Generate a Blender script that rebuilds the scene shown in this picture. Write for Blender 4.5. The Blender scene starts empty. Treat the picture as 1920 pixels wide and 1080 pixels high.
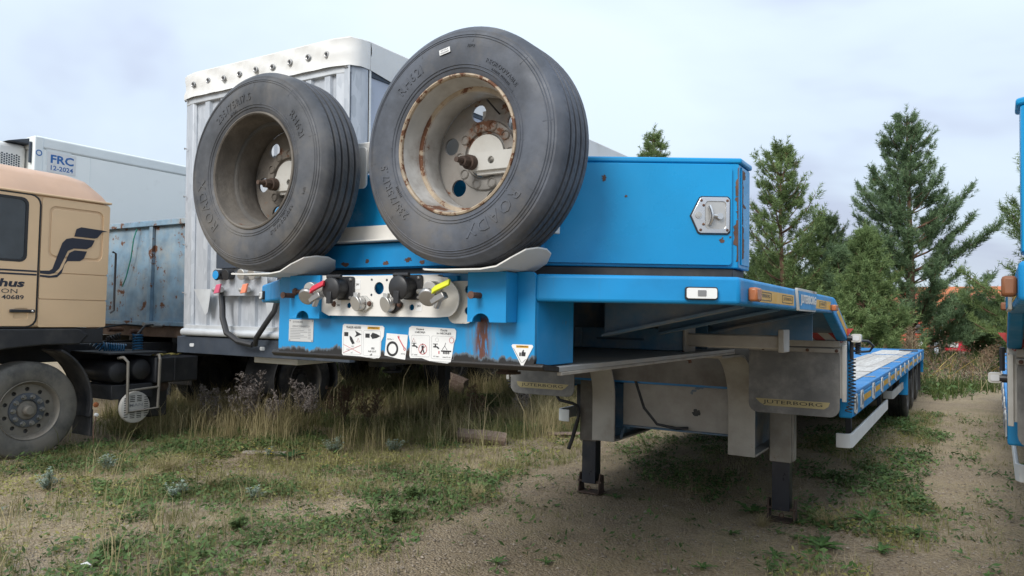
import bpy, math, random
import numpy as np
from mathutils import Vector, Matrix
from mathutils.geometry import tessellate_polygon
R = math.radians
PI = math.pi
random.seed(7)
rng = np.random.default_rng(7)
S = bpy.context.scene
COL = S.collection

# ------------------------------------------------------------------ camera
YAW, PITCH, ROLL = R(31.2), R(2.25), R(1.0)
_f = Vector((-math.sin(YAW), math.cos(YAW), 0)); _r = Vector((math.cos(YAW), math.sin(YAW), 0)); _u = Vector((0, 0, 1))
_f2 = _f * math.cos(PITCH) + _u * math.sin(PITCH); _u2 = _u * math.cos(PITCH) - _f * math.sin(PITCH)
_r3 = _r * math.cos(ROLL) + _u2 * math.sin(ROLL); _u3 = _u2 * math.cos(ROLL) - _r * math.sin(ROLL)
cam_d = bpy.data.cameras.new('camera'); cam = bpy.data.objects.new('camera', cam_d); COL.objects.link(cam)
cam.matrix_world = Matrix(((_r3.x, _u3.x, -_f2.x, 1.9), (_r3.y, _u3.y, -_f2.y, 0.0), (_r3.z, _u3.z, -_f2.z, 1.5), (0, 0, 0, 1)))
cam_d.sensor_width = 36; cam_d.lens = 36 * 1400 / 1920; cam_d.clip_start = .02; cam_d.clip_end = 2000
S.camera = cam

# ------------------------------------------------------------------ sky and sun (overcast)
SUN_EL, SUN_AZ = R(36), R(181)      # azimuth clockwise from +Y: behind and to the right of the viewer
w = bpy.data.worlds.new('World'); S.world = w; w.use_nodes = True
nt = w.node_tree; nt.nodes.clear()
def wn(t, **k):
    n = nt.nodes.new(t)
    for a, b in k.items(): setattr(n, a, b)
    return n
sky = wn('ShaderNodeTexSky', sky_type='NISHITA', sun_disc=False, sun_elevation=SUN_EL, sun_rotation=SUN_AZ, air_density=1.2, dust_density=3.0, ozone_density=1.5)
tc = wn('ShaderNodeTexCoord'); sep = wn('ShaderNodeSeparateXYZ'); nt.links.new(tc.outputs['Generated'], sep.inputs[0])
mx = wn('ShaderNodeMath', operation='MAXIMUM'); nt.links.new(sep.outputs['Z'], mx.inputs[0]); mx.inputs[1].default_value = 0.0
ad = wn('ShaderNodeMath', operation='ADD'); nt.links.new(mx.outputs[0], ad.inputs[0]); ad.inputs[1].default_value = .22
dx = wn('ShaderNodeMath', operation='DIVIDE'); nt.links.new(sep.outputs['X'], dx.inputs[0]); nt.links.new(ad.outputs[0], dx.inputs[1])
dy = wn('ShaderNodeMath', operation='DIVIDE'); nt.links.new(sep.outputs['Y'], dy.inputs[0]); nt.links.new(ad.outputs[0], dy.inputs[1])
cb = wn('ShaderNodeCombineXYZ'); nt.links.new(dx.outputs[0], cb.inputs[0]); nt.links.new(dy.outputs[0], cb.inputs[1]); cb.inputs[2].default_value = 3.7
n1 = wn('ShaderNodeTexNoise'); n1.inputs['Scale'].default_value = .55; n1.inputs['Detail'].default_value = 5; n1.inputs['Roughness'].default_value = .5; n1.inputs['Distortion'].default_value = .4
nt.links.new(cb.outputs[0], n1.inputs['Vector'])
rp = wn('ShaderNodeValToRGB'); nt.links.new(n1.outputs['Fac'], rp.inputs[0])
rp.color_ramp.elements[0].position = .42; rp.color_ramp.elements[0].color = (.325, .36, .46, 1)
rp.color_ramp.elements[1].position = .585; rp.color_ramp.elements[1].color = (.455, .525, .588, 1)
e = rp.color_ramp.elements.new(.48); e.color = (.405, .467, .552, 1)
sc_ = wn('ShaderNodeMix', data_type='RGBA', blend_type='MULTIPLY'); sc_.inputs[0].default_value = 1
nt.links.new(rp.outputs[0], sc_.inputs[6]); sc_.inputs[7].default_value = (9.7, 9.7, 9.7, 1)
grad = wn('ShaderNodeMath', operation='MULTIPLY_ADD'); nt.links.new(mx.outputs[0], grad.inputs[0]); grad.inputs[1].default_value = .75; grad.inputs[2].default_value = .80   # overcast skies brighten towards the zenith
sc2 = wn('ShaderNodeVectorMath', operation='SCALE'); nt.links.new(sc_.outputs[2], sc2.inputs[0]); nt.links.new(grad.outputs[0], sc2.inputs['Scale'])
mixs = wn('ShaderNodeMix', data_type='RGBA'); mixs.inputs[0].default_value = .9
nt.links.new(sky.outputs[0], mixs.inputs[6]); nt.links.new(sc2.outputs[0], mixs.inputs[7])
bg = wn('ShaderNodeBackground'); nt.links.new(mixs.outputs[2], bg.inputs[0]); bg.inputs[1].default_value = .1
wo = wn('ShaderNodeOutputWorld'); nt.links.new(bg.outputs[0], wo.inputs[0])
sd = bpy.data.lights.new('sun', 'SUN'); sun = bpy.data.objects.new('sun', sd); COL.objects.link(sun)
sd.energy = 1.5; sd.angle = R(25); sd.color = (1, .965, .91)
sdir = Vector((math.sin(SUN_AZ) * math.cos(SUN_EL), math.cos(SUN_AZ) * math.cos(SUN_EL), math.sin(SUN_EL)))
sun.rotation_euler = sdir.to_track_quat('Z', 'Y').to_euler(); sun.location = (0, 0, 30)
S.view_settings.view_transform = 'Standard'; S.view_settings.look = 'None'; S.view_settings.gamma = 1; S.view_settings.exposure = 1.0
S.view_settings.use_curve_mapping = False
S.cycles.max_bounces = 6; S.cycles.diffuse_bounces = 4; S.cycles.glossy_bounces = 3; S.cycles.transparent_max_bounces = 8

# ------------------------------------------------------------------ materials
MATS = {}
def nodes(name):
    m = bpy.data.materials.new(name); m.use_nodes = True
    t = m.node_tree; b = t.nodes['Principled BSDF']
    return m, t, b
def mixc(t, fac, a, b):
    n = t.nodes.new('ShaderNodeMix'); n.data_type = 'RGBA'
    for s, v in ((0, fac), (6, a), (7, b)):
        if hasattr(v, 'is_linked'): t.links.new(v, n.inputs[s])
        elif s == 0: n.inputs[0].default_value = v
        else: n.inputs[s].default_value = (*v, 1)
    return n.outputs[2]
def coord(t, scale=(1, 1, 1)):
    c = t.nodes.new('ShaderNodeTexCoord')
    if scale == (1, 1, 1): return c.outputs['Object']
    mp = t.nodes.new('ShaderNodeMapping'); mp.inputs['Scale'].default_value = scale
    t.links.new(c.outputs['Object'], mp.inputs[0]); return mp.outputs[0]
def noise(t, scale, detail=5, rough=.55, vec=None, dist=0):
    n = t.nodes.new('ShaderNodeTexNoise'); n.inputs['Scale'].default_value = scale; n.inputs['Detail'].default_value = detail
    n.inputs['Roughness'].default_value = rough; n.inputs['Distortion'].default_value = dist
    t.links.new(vec if vec is not None else coord(t), n.inputs['Vector']); return n.outputs['Fac']
def ramp(t, v, a, b, lo=0., hi=1.):
    n = t.nodes.new('ShaderNodeMapRange'); n.inputs[1].default_value = a; n.inputs[2].default_value = b; n.inputs[3].default_value = lo; n.inputs[4].default_value = hi
    n.interpolation_type = 'SMOOTHSTEP'; t.links.new(v, n.inputs[0]); return n.outputs[0]
def mth(t, op, a, b=None):
    n = t.nodes.new('ShaderNodeMath'); n.operation = op
    for i, v in enumerate((a, b)):
        if v is None: continue
        if hasattr(v, 'is_linked'): t.links.new(v, n.inputs[i])
        else: n.inputs[i].default_value = v
    return n.outputs[0]
def bump(t, b, h, strength=.3, dist=.01):
    n = t.nodes.new('ShaderNodeBump'); n.inputs['Strength'].default_value = strength; n.inputs['Distance'].default_value = dist
    t.links.new(h, n.inputs['Height']); t.links.new(n.outputs[0], b.inputs['Normal'])
def setin(t, b, k, v):
    if hasattr(v, 'is_linked'): t.links.new(v, b.inputs[k])
    elif isinstance(v, tuple): b.inputs[k].default_value = (*v, 1)
    else: b.inputs[k].default_value = v
RUST = (.085, .036, .02); RUST2 = (.22, .12, .065); DIRT = (.20, .165, .125)
def paint(name, col, rough=.4, metal=0., var=.12, vscale=3., dirt=.0, dcol=DIRT, dscale=2.5, rust=0., rscale=6., streak=0., scol=DIRT, bmp=.0, bscale=40., spec=.5):
    """painted or bare surface: colour variation, dust, downward streaks, rust chips and fine relief"""
    if name in MATS: return MATS[name]
    m, t, b = nodes(name)
    n = noise(t, vscale, 6)
    c = mixc(t, ramp(t, n, .3, .7), tuple(x * (1 - var) for x in col), tuple(min(1, x * (1 + var)) for x in col))
    rr = ramp(t, noise(t, vscale * 3, 6), .3, .7, max(.05, rough - .08), min(1, rough + .12))
    if dirt:
        d = ramp(t, noise(t, dscale, 9, .65), .62 - dirt * .5, .98 - dirt * .5)
        c = mixc(t, d, c, dcol)
    if streak:
        s = ramp(t, noise(t, 9., 6, .6, coord(t, (4, 4, .25))), .72 - streak * .3, .98 - streak * .3)
        c = mixc(t, mth(t, 'MULTIPLY', s, .75), c, scol)
    if rust:
        rn = noise(t, rscale, 10, .68)
        halo = ramp(t, rn, .73 - rust * .3, .80 - rust * .3); core = ramp(t, rn, .775 - rust * .3, .79 - rust * .3)
        c = mixc(t, mth(t, 'MULTIPLY', halo, .45), c, RUST2)
        rc = mixc(t, noise(t, 40, 4), RUST, (.16, .07, .035))
        c = mixc(t, core, c, rc)
        rr = mth(t, 'MAXIMUM', rr, mth(t, 'MULTIPLY', core, .9))
    setin(t, b, 'Base Color', c); setin(t, b, 'Roughness', rr); b.inputs['Metallic'].default_value = metal
    b.inputs['Specular IOR Level'].default_value = spec
    if bmp: bump(t, b, noise(t, bscale, 4), bmp, .004)
    MATS[name] = m; return m
BLUE = (.010, .225, .50)
M = dict(
    blue=paint('blue_paint', BLUE, .44, dirt=.24, dcol=(.032, .20, .38), spec=.3, rust=.26, rscale=9, streak=.42, scol=(.06, .19, .33)),
    box_blue=paint('toolbox_blue_paint', (.010, .255, .53), .30, var=.08, dirt=.14, dcol=(.02, .26, .49), spec=.3, rust=.16, streak=.16, scol=(.04, .2, .42), bmp=.03, bscale=300),
    guide=paint('dusty_guide_tube_paint', (.12, .30, .48), .55, dirt=.5, dcol=(.46, .46, .45), rust=.5, rscale=6, bmp=.1),
    leg_dark=paint('grimy_leg_paint', (.20, .185, .165), .65, dirt=.5, dcol=(.10, .085, .07), rust=.45, rscale=6, streak=.4, scol=(.06, .05, .04), bmp=.3),
    pale_dust=paint('pale_dusty_plate', (.30, .31, .32), .75, dirt=.5, dcol=(.38, .35, .31), rust=.3, rscale=7),
    dusty=paint('dusty_blue_paint', (.055, .14, .24), .6, dirt=.48, dcol=(.27, .25, .225), rust=.16, rscale=8, bmp=.2),
    deck_blue=paint('worn_deck_blue', (.02, .19, .46), .45, dirt=.2, dcol=(.16, .25, .32), rust=.08, rscale=10),
    cream=paint('dusty_cream_paint', (.38, .36, .325), .6, dirt=.52, dcol=(.25, .222, .185), rust=.36, rscale=7, streak=.25, scol=(.13, .105, .08), bmp=.2),
    grey_panel=paint('dusty_grey_panel', (.40, .375, .34), .7, dirt=.45, dcol=(.27, .24, .21), streak=.2, scol=(.09, .08, .07), bmp=.15),
    white=paint('white_paint', (.66, .64, .60), .4, var=.05, dirt=.1, dcol=(.42, .36, .28), rust=.30, rscale=10, streak=.2, scol=(.42, .33, .22)),
    whitep=paint('white_plastic', (.72, .72, .70), .45, var=.04, dirt=.08, dcol=(.45, .42, .37)),
    offwhite=paint('weathered_white', (.47, .46, .43), .55, dirt=.35, dcol=(.33, .30, .25), rust=.42, streak=.2),
    sticker=paint('sticker_white', (.70, .70, .69), .35, var=.03, dirt=.05),
    plate=paint('aluminium_plate', (.55, .55, .54), .4, .5, dirt=.1),
    ink=paint('black_ink', (.02, .02, .022), .5, var=0),
    grey_ink=paint('grey_ink', (.28, .28, .29), .5, var=0),
    red_ink=paint('red_ink', (.45, .03, .04), .5, var=.05),
    blue_ink=paint('blue_ink', (.02, .13, .38), .5, var=.05),
    yellow=paint('reflective_yellow', (.62, .33, .02), .35, var=.1, dirt=.15, dcol=(.35, .25, .1)),
    dull_yellow=paint('dusty_yellow_print', (.36, .30, .15), .6, dirt=.2, dcol=(.17, .15, .12)),
    amber=paint('amber_lens', (.36, .115, .04), .3, var=.2, dirt=.4, dcol=(.24, .13, .08)),
    black=paint('black_plastic', (.018, .018, .02), .42, dirt=.12, dcol=(.08, .075, .07)),
    black_dusty=paint('dusty_black', (.02, .021, .024), .55, dirt=.35, dcol=(.075, .07, .065), bmp=.1),
    grease=paint('black_grease', (.012, .010, .009), .5, dirt=.1, dcol=(.06, .035, .02), rust=.12, rscale=16, bmp=.4, bscale=25),
    flap=paint('dusty_rubber_flap', (.13, .128, .124), .75, dirt=.45, dcol=(.26, .25, .235), dscale=5, bmp=.3, bscale=120),
    rubber=None, steel=paint('bare_steel', (.34, .33, .32), .35, .8, dirt=.2, dcol=(.2, .17, .14)),
    alu=paint('cast_aluminium', (.5, .49, .47), .38, .7, dirt=.2, dcol=(.25, .23, .2)),
    chrome=paint('polished_steel', (.62, .62, .62), .22, .9, dirt=.08),
    rusty=paint('rusty_steel', (.09, .045, .03), .8, var=.4, vscale=12, dirt=.25, dcol=(.24, .13, .07), bmp=.5, bscale=60),
    dark_rusty=paint('dark_rusty_steel', (.055, .035, .026), .8, var=.35, vscale=10, dirt=.3, dcol=(.13, .08, .05), bmp=.5, bscale=50),
    red=paint('red_plastic', (.55, .025, .05), .35, var=.05, dirt=.1, dcol=(.35, .08, .07)),
    pink=paint('faded_red_plastic', (.62, .12, .2), .4, var=.05),
    orange=paint('faded_orange_plastic', (.75, .25, .15), .4, var=.05),
    lime=paint('lime_plastic', (.62, .66, .02), .35, var=.05),
    cyan=paint('blue_plastic', (.02, .25, .55), .4, var=.05),
    lens=paint('clear_lens', (.55, .56, .57), .12, var=.1),
    stripe_red=paint('dusty_red_stripe', (.34, .03, .03), .5, dirt=.15, dcol=(.2, .12, .1)),
    tube_black=paint('landing_leg_black', (.016, .018, .026), .35, dirt=.16, dcol=(.10, .085, .07), rust=.36, rscale=6, streak=.2, scol=(.14, .12, .1)),
    wood=None, galv=None,
)
# tyre rubber: grey bloom, dust in patches
def rubber(name, dust, dcol=(.13, .12, .11), base=(.042, .045, .052)):
    m, t, b = nodes(name)
    c = mixc(t, ramp(t, noise(t, 5, 8, .65), .35, .7), tuple(x * .7 for x in base), tuple(x * 1.35 for x in base))
    c = mixc(t, ramp(t, noise(t, 3.3, 9, .7), .66 - dust * .5, 1.0 - dust * .5), c, dcol)
    c = mixc(t, mth(t, 'MULTIPLY', ramp(t, noise(t, 1.7, 9, .72), .48, .66), .55), c, (.135, .118, .098))
    c = mixc(t, mth(t, 'MULTIPLY', ramp(t, noise(t, 22, 8, .75), .60, .72), .5), c, tuple(x * .35 for x in base))
    setin(t, b, 'Base Color', c); setin(t, b, 'Roughness', ramp(t, noise(t, 9, 5), .3, .7, .5, .72))
    bump(t, b, noise(t, 90, 3), .12, .003); MATS[name] = m; return m
M['rubber'] = rubber('spare_tyre_rubber', .22, (.115, .118, .125), (.068, .076, .094))
M['rubber_dusty'] = rubber('dusty_tyre_rubber', .42, (.125, .120, .115), (.062, .065, .073))
M['rubber_pale'] = rubber('pale_dusty_tyre', .7, (.17, .155, .13), (.085, .082, .076))
M['rubber_dark'] = rubber('dark_tyre', .1, (.05, .048, .045), (.02, .021, .023))
M['tyre_text'] = rubber('raised_tyre_lettering', .3, (.13, .132, .138), (.082, .090, .108))
# front sheet of the neck: paint with a greasy lower edge and a rust run below the right hand hole
def front_sheet():
    m, t, b = nodes('front_sheet_paint')
    co = coord(t); sp = t.nodes.new('ShaderNodeSeparateXYZ'); t.links.new(co, sp.inputs[0])
    X, Z = sp.outputs['X'], sp.outputs['Z']
    c = mixc(t, ramp(t, noise(t, 2.5, 6), .3, .7), (.009, .21, .47), (.011, .25, .53))
    c = mixc(t, ramp(t, noise(t, 9, 6, .6, coord(t, (4, 4, .25))), .62, .95), c, (.05, .15, .26))
    n2 = noise(t, 14, 8, .7)
    # rust run
    run = mth(t, 'ABSOLUTE', mth(t, 'SUBTRACT', X, .462))
    streakn = noise(t, 30, 6, .7, coord(t, (1.6, 1.6, .22)))
    wide = mth(t, 'MULTIPLY', ramp(t, run, .105, .02), ramp(t, Z, 1.515, 1.47))
    core = mth(t, 'MULTIPLY', ramp(t, run, .036, .018), ramp(t, Z, 1.51, 1.485))
    c = mixc(t, mth(t, 'MULTIPLY', mth(t, 'MULTIPLY', wide, ramp(t, streakn, .42, .62)), .6), c, (.13, .12, .10))
    c = mixc(t, mth(t, 'MULTIPLY', core, ramp(t, streakn, .42, .52)), c, (.11, .042, .028))
    # grease along the bottom
    edge = mth(t, 'ADD', Z, mth(t, 'MULTIPLY', mth(t, 'SUBTRACT', noise(t, 5, 8, .7, coord(t, (1.4, 1.4, .5))), .5), .16))
    c = mixc(t, ramp(t, edge, 1.372, 1.366), c, (.10, .13, .16))
    g = ramp(t, edge, 1.366, 1.355)
    c = mixc(t, g, c, mixc(t, ramp(t, n2, .55, .7), (.012, .011, .011), (.055, .03, .018)))
    rn = noise(t, 11, 10, .7)
    c = mixc(t, ramp(t, rn, .735, .75), c, (.12, .045, .02))
    setin(t, b, 'Base Color', c); setin(t, b, 'Roughness', mth(t, 'ADD', .34, mth(t, 'MULTIPLY', g, .2)))
    return m
M['front'] = front_sheet()
def wood_mat(name, a, bb):
    m, t, b = nodes(name)
    n = noise(t, 7, 8, .65, coord(t, (8, .5, 8)))
    c = mixc(t, ramp(t, n, .3, .7), a, bb)
    oi = t.nodes.new('ShaderNodeObjectInfo')
    c = mixc(t, mth(t, 'MULTIPLY', oi.outputs['Random'], .45), c, (.20, .16, .12))
    c = mixc(t, ramp(t, noise(t, 2.2, 6), .55, .75), c, (.18, .15, .12))
    setin(t, b, 'Base Color', c); b.inputs['Roughness'].default_value = .85
    bump(t, b, n, .4, .004); MATS[name] = m; return m
M['wood'] = wood_mat('bleached_plank', (.40, .385, .36), (.60, .585, .55))
M['log'] = wood_mat('brown_weathered_wood', (.09, .045, .035), (.24, .18, .14))
def galv():
    m, t, b = nodes('galvanised_sheet')
    v = t.nodes.new('ShaderNodeTexVoronoi'); v.inputs['Scale'].default_value = 28; t.links.new(coord(t, (1, 1, .35)), v.inputs['Vector'])
    c = mixc(t, v.outputs['Color'], (.36, .385, .42), (.50, .525, .56))
    c = mixc(t, ramp(t, noise(t, 3, 7, .6, coord(t, (3, 3, .3))), .4, .75), c, (.41, .43, .465))
    setin(t, b, 'Base Color', c); b.inputs['Roughness'].default_value = .5; b.inputs['Metallic'].default_value = .25
    return m
M['galv'] = galv()
M['galv_rail'] = paint('galvanised_rail', (.52, .54, .56), .5, .3, dirt=.15, dcol=(.3, .29, .27))
M['tarp'] = paint('white_tarpaulin', (.66, .65, .625), .5, var=.05, vscale=2, dirt=.15, dcol=(.48, .45, .40), streak=.2, scol=(.45, .41, .35), bmp=.12, bscale=9)
M['curtain'] = paint('grey_curtain_tarpaulin', (.40, .43, .50), .5, var=.06, vscale=1.5, dirt=.1, bmp=.15, bscale=6)
M['navy'] = paint('dark_slate_paint', (.035, .045, .062), .5, dirt=.2, dcol=(.10, .10, .10))
M['tan'] = paint('tan_cab_paint', (.72, .505, .305), .38, var=.05, vscale=1.2, dirt=.14, dcol=(.66, .50, .36), streak=.12, scol=(.42, .28, .16), bmp=.02)
M['tan_roof'] = paint('faded_tan_roof_paint', (.58, .38, .26), .5, var=.08, vscale=2, dirt=.2, dcol=(.46, .27, .17))
M['logo'] = paint('dark_navy_stripe', (.018, .022, .038), .4, var=.1, dirt=.05)
M['window'] = paint('dark_tinted_glass', (.03, .04, .048), .05, var=.2, spec=.9, dirt=.08, dcol=(.05, .05, .05))
M['tip'] = paint('rusty_faded_blue', (.17, .27, .36), .65, var=.25, vscale=4, dirt=.42, dcol=(.33, .35, .34), rust=.62, rscale=5.5, streak=.55, scol=(.19, .125, .085), bmp=.2)
M['tip_rust'] = paint('brown_rusted_plate', (.12, .075, .05), .85, var=.3, vscale=5, dirt=.4, dcol=(.20, .13, .085), bmp=.3)
M['reefer'] = paint('white_refrigerated_panel', (.84, .86, .83), .4, var=.03, vscale=.6, dirt=.1, dcol=(.56, .56, .52), streak=.12, scol=(.52, .52, .48))
M['reefer_frame'] = paint('pale_grey_frame', (.73, .77, .76), .4, var=.04)
M['dark_grille'] = paint('dark_grille', (.03, .045, .065), .5)
M['rim_white'] = paint('rusty_white_rim', (.46, .45, .43), .45, var=.2, vscale=5, dirt=.36, dcol=(.17, .14, .115), dscale=4, rust=.56, rscale=7, bmp=.15)
M['rim_disc'] = paint('dirty_grey_rim_disc', (.25, .235, .215), .5, var=.3, vscale=5, dirt=.5, dcol=(.12, .10, .085), dscale=5, rust=.6, rscale=7, bmp=.2)
M['rim_flange'] = paint('rust_flaked_flange', (.36, .29, .21), .65, var=.2, vscale=20, dirt=.25, dcol=(.30, .2, .11), dscale=18, rust=.85, rscale=14, bmp=.5, bscale=80)
M['rim_brown'] = paint('mud_caked_rim', (.115, .10, .085), .85, var=.3, vscale=7, dirt=.5, dcol=(.165, .145, .122), dscale=6, rust=.40, rscale=9, bmp=.9, bscale=30)
M['rim_dark'] = paint('dark_dusty_rim', (.07, .066, .06), .7, dirt=.35, dcol=(.12, .11, .1), bmp=.4)
M['wheel_grey'] = paint('dusty_steel_wheel', (.21, .19, .16), .5, .2, var=.15, dirt=.35, dcol=(.15, .125, .10), rust=.12, rscale=9)
M['hub_grey'] = paint('grey_hub_cover', (.075, .085, .10), .5, dirt=.25, dcol=(.13, .12, .11))
M['disc_white'] = paint('dusty_cream_disc', (.48, .46, .42), .5, dirt=.2, dcol=(.3, .27, .22))

# ------------------------------------------------------------------ mesh helpers
FINE = {'raised_lettering', 'tread_sipes', 'side_wall_ring', 'wheel_nuts', 'socket_screws', 'socket_bolts', 'latch_rivets', 'voltage_text', 'plate_print', 'sticker_print', 'sticker_lines', 'sticker_marks', 'sticker_cross', 'flap_bolts', 'rust_spots', 'vent_holes', 'cover_slots', 'bolt_boss', 'tape_print', 'rope_hooks', 'marker_lamps', 'grease_smear', 'warning_stripes', 'flap_lettering', 'atp_lettering', 'door_lettering', 'name_plate_letters', 'cover_lettering', 'sticker_name', 'label_print', 'stem', 'stalks', 'yellow_canes', 'petals', 'branches'}
class MB:
    def __init__(s): s.v = []; s.f = []
    def add(s, vs, fs):
        o = len(s.v); s.v += [tuple(p) for p in vs]; s.f += [tuple(i + o for i in f) for f in fs]; return s
    def box(s, x0, x1, y0, y1, z0, z1):
        return s.add([(x, y, z) for z in (z0, z1) for y in (y0, y1) for x in (x0, x1)],
                     [(0, 2, 3, 1), (4, 5, 7, 6), (0, 1, 5, 4), (2, 6, 7, 3), (0, 4, 6, 2), (1, 3, 7, 5)])
    def obox(s, o, u, v, n):
        """box from corner-origin o with edge vectors u, v, n"""
        o, u, v, n = map(Vector, (o, u, v, n))
        return s.add([o, o + u, o + u + v, o + v, o + n, o + u + n, o + u + v + n, o + v + n],
                     [(0, 3, 2, 1), (4, 5, 6, 7), (0, 1, 5, 4), (1, 2, 6, 5), (2, 3, 7, 6), (3, 0, 4, 7)])
    def prism(s, poly, ax, a, b):
        """2-D polygon extruded along axis ax from a to b; poly in the two other axes (x,y,z order)"""
        def mp(p, k):
            q = list(p); q.insert('xyz'.index(ax), k); return tuple(q)
        n = len(poly)
        return s.add([mp(p, a) for p in poly] + [mp(p, b) for p in poly],
                     [tuple(range(n))[::-1], tuple(range(n, 2 * n))] + [(i, (i + 1) % n, (i + 1) % n + n, i + n) for i in range(n)])
    def plate(s, outer, holes, O, U, V, th):
        """flat plate with holes; (u,v) polygons on plane O+U*u+V*v, thickness th along UxV"""
        O, U, V = Vector(O), Vector(U), Vector(V); N = U.cross(V).normalized()
        loops = [outer] + holes; pts = [p for l in loops for p in l]
        tri = tessellate_polygon([[Vector((p[0], p[1], 0)) for p in l] for l in loops]); n = len(pts)
        vs = [O + U * p[0] + V * p[1] for p in pts]; vs += [q + N * th for q in vs]
        fs = [tuple(t) for t in tri] + [tuple(i + n for i in t) for t in tri]; k = 0
        for l in loops:
            m = len(l); fs += [(k + i, k + (i + 1) % m, k + (i + 1) % m + n, k + i + n) for i in range(m)]; k += m
        return s.add(vs, fs)
    def tube(s, path, r, n=8, closed=False):
        path = [Vector(p) for p in path]; m = len(path); rr = r if isinstance(r, (list, tuple)) else [r] * m
        vs = []; up = None
        for i, p in enumerate(path):
            a = path[(i - 1) % m] if (i > 0 or closed) else p; c = path[(i + 1) % m] if (i < m - 1 or closed) else p
            d = (c - a).normalized()
            if up is None: up = Vector((0, 0, 1)) if abs(d.z) < .9 else Vector((1, 0, 0))
            sd_ = d.cross(up)
            if sd_.length < 1e-4: sd_ = d.orthogonal()
            sd_.normalize(); up = sd_.cross(d).normalized()
            vs += [p + (sd_ * math.cos(2 * PI * k / n) + up * math.sin(2 * PI * k / n)) * rr[i] for k in range(n)]
        fs = []
        for i in range(m if closed else m - 1):
            j = (i + 1) % m
            fs += [(i * n + k, i * n + (k + 1) % n, j * n + (k + 1) % n, j * n + k) for k in range(n)]
        if not closed: fs += [tuple(range(n))[::-1], tuple((m - 1) * n + k for k in range(n))]
        return s.add(vs, fs)
    def cyl(s, a, b, r, n=16, r2=None): return s.tube([a, b], [r, r if r2 is None else r2], n)
    def lathe(s, prof, O, A, n=32, closed=False, up=None):
        """profile [(radius, axial)] revolved around axis A through O"""
        O, A = Vector(O), Vector(A).normalized(); u = (Vector(up) if up else A.orthogonal()).normalized(); v = A.cross(u)
        vs = []
        for r_, a_ in prof:
            vs += [O + A * a_ + (u * math.cos(2 * PI * k / n) + v * math.sin(2 * PI * k / n)) * r_ for k in range(n)]
        m = len(prof)
        fs = [(i * n + k, i * n + (k + 1) % n, ((i + 1) % m) * n + (k + 1) % n, ((i + 1) % m) * n + k) for i in range(m if closed else m - 1) for k in range(n)]
        return s.add(vs, fs)
    def sheet(s, rows):
        """grid of points"""
        m, n = len(rows), len(rows[0])
        return s.add([p for r_ in rows for p in r_], [(i * n + k, i * n + k + 1, (i + 1) * n + k + 1, (i + 1) * n + k) for i in range(m - 1) for k in range(n - 1)])
    def strip(s, path, widthvec, th):
        """plate bent along a path: width vector constant, thickness th across the path"""
        P = [Vector(p) for p in path]; W = Vector(widthvec); rows = []
        ns = []
        for i in range(len(P)):
            d = (P[min(i + 1, len(P) - 1)] - P[max(i - 1, 0)]).normalized(); ns.append(W.normalized().cross(d).normalized() * th)
        a = [p for p in P]; b_ = [p + W for p in P]; c = [p + W + k for p, k in zip(P, ns)]; d_ = [p + k for p, k in zip(P, ns)]
        m = len(P); vs = a + b_ + c + d_; fs = []
        for i in range(m - 1):
            for q in range(4):
                q2 = (q + 1) % 4; fs.append((q * m + i, q2 * m + i, q2 * m + i + 1, q * m + i + 1))
        fs += [(0, 3 * m, 2 * m, m), (m - 1, 2 * m - 1, 3 * m - 1, 4 * m - 1)]
        return s.add(vs, fs)
    def mesh(s, name, mat, ang=35, recalc=True):
        me = bpy.data.meshes.new(name); me.from_pydata(s.v, [], s.f)
        if recalc:
            import bmesh
            bm = bmesh.new(); bm.from_mesh(me); bmesh.ops.recalc_face_normals(bm, faces=bm.faces); bm.to_mesh(me); bm.free()
        me.polygons.foreach_set('use_smooth', [True] * len(me.polygons))
        me.set_sharp_from_angle(angle=R(ang))
        if mat: me.materials.append(mat)
        return me
    def build(s, name, mat, parent=None, bevel=0, ang=35, label=None, seg=2):
        o = bpy.data.objects.new(name, s.mesh(name, mat, ang)); COL.objects.link(o)
        if parent is not None: o.parent = parent
        if bevel:
            b = o.modifiers.new('bevel', 'BEVEL'); b.width = bevel; b.segments = seg; b.limit_method = 'ANGLE'; b.angle_limit = R(40); b.use_clamp_overlap = True
        if label: o['label'] = label
        if name in FINE: o['kind'] = 'stuff'
        return o
def B(): return MB()
def tag(o, label, cat, group=None, kind=None):
    o['label'] = label; o['category'] = cat
    if group: o['group'] = group
    if kind: o['kind'] = kind
    return o
def thing(name, label, cat, loc=(0, 0, 0), rz=0, group=None):
    o = bpy.data.objects.new(name, None); COL.objects.link(o); o.location = loc; o.rotation_euler = (0, 0, rz); o.empty_display_size = .2
    return tag(o, label, cat, group)
def circ(cx, cy, r, n=16, ry=None): return [(cx + r * math.cos(2 * PI * k / n), cy + (ry or r) * math.sin(2 * PI * k / n)) for k in range(n)]
def rrect(x0, x1, y0, y1, r, n=4):
    o = []
    for cx, cy, a in ((x1 - r, y1 - r, 0), (x0 + r, y1 - r, 90), (x0 + r, y0 + r, 180), (x1 - r, y0 + r, 270)):
        o += [(cx + r * math.cos(R(a + 90 * k / n)), cy + r * math.sin(R(a + 90 * k / n))) for k in range(n + 1)]
    return o
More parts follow.
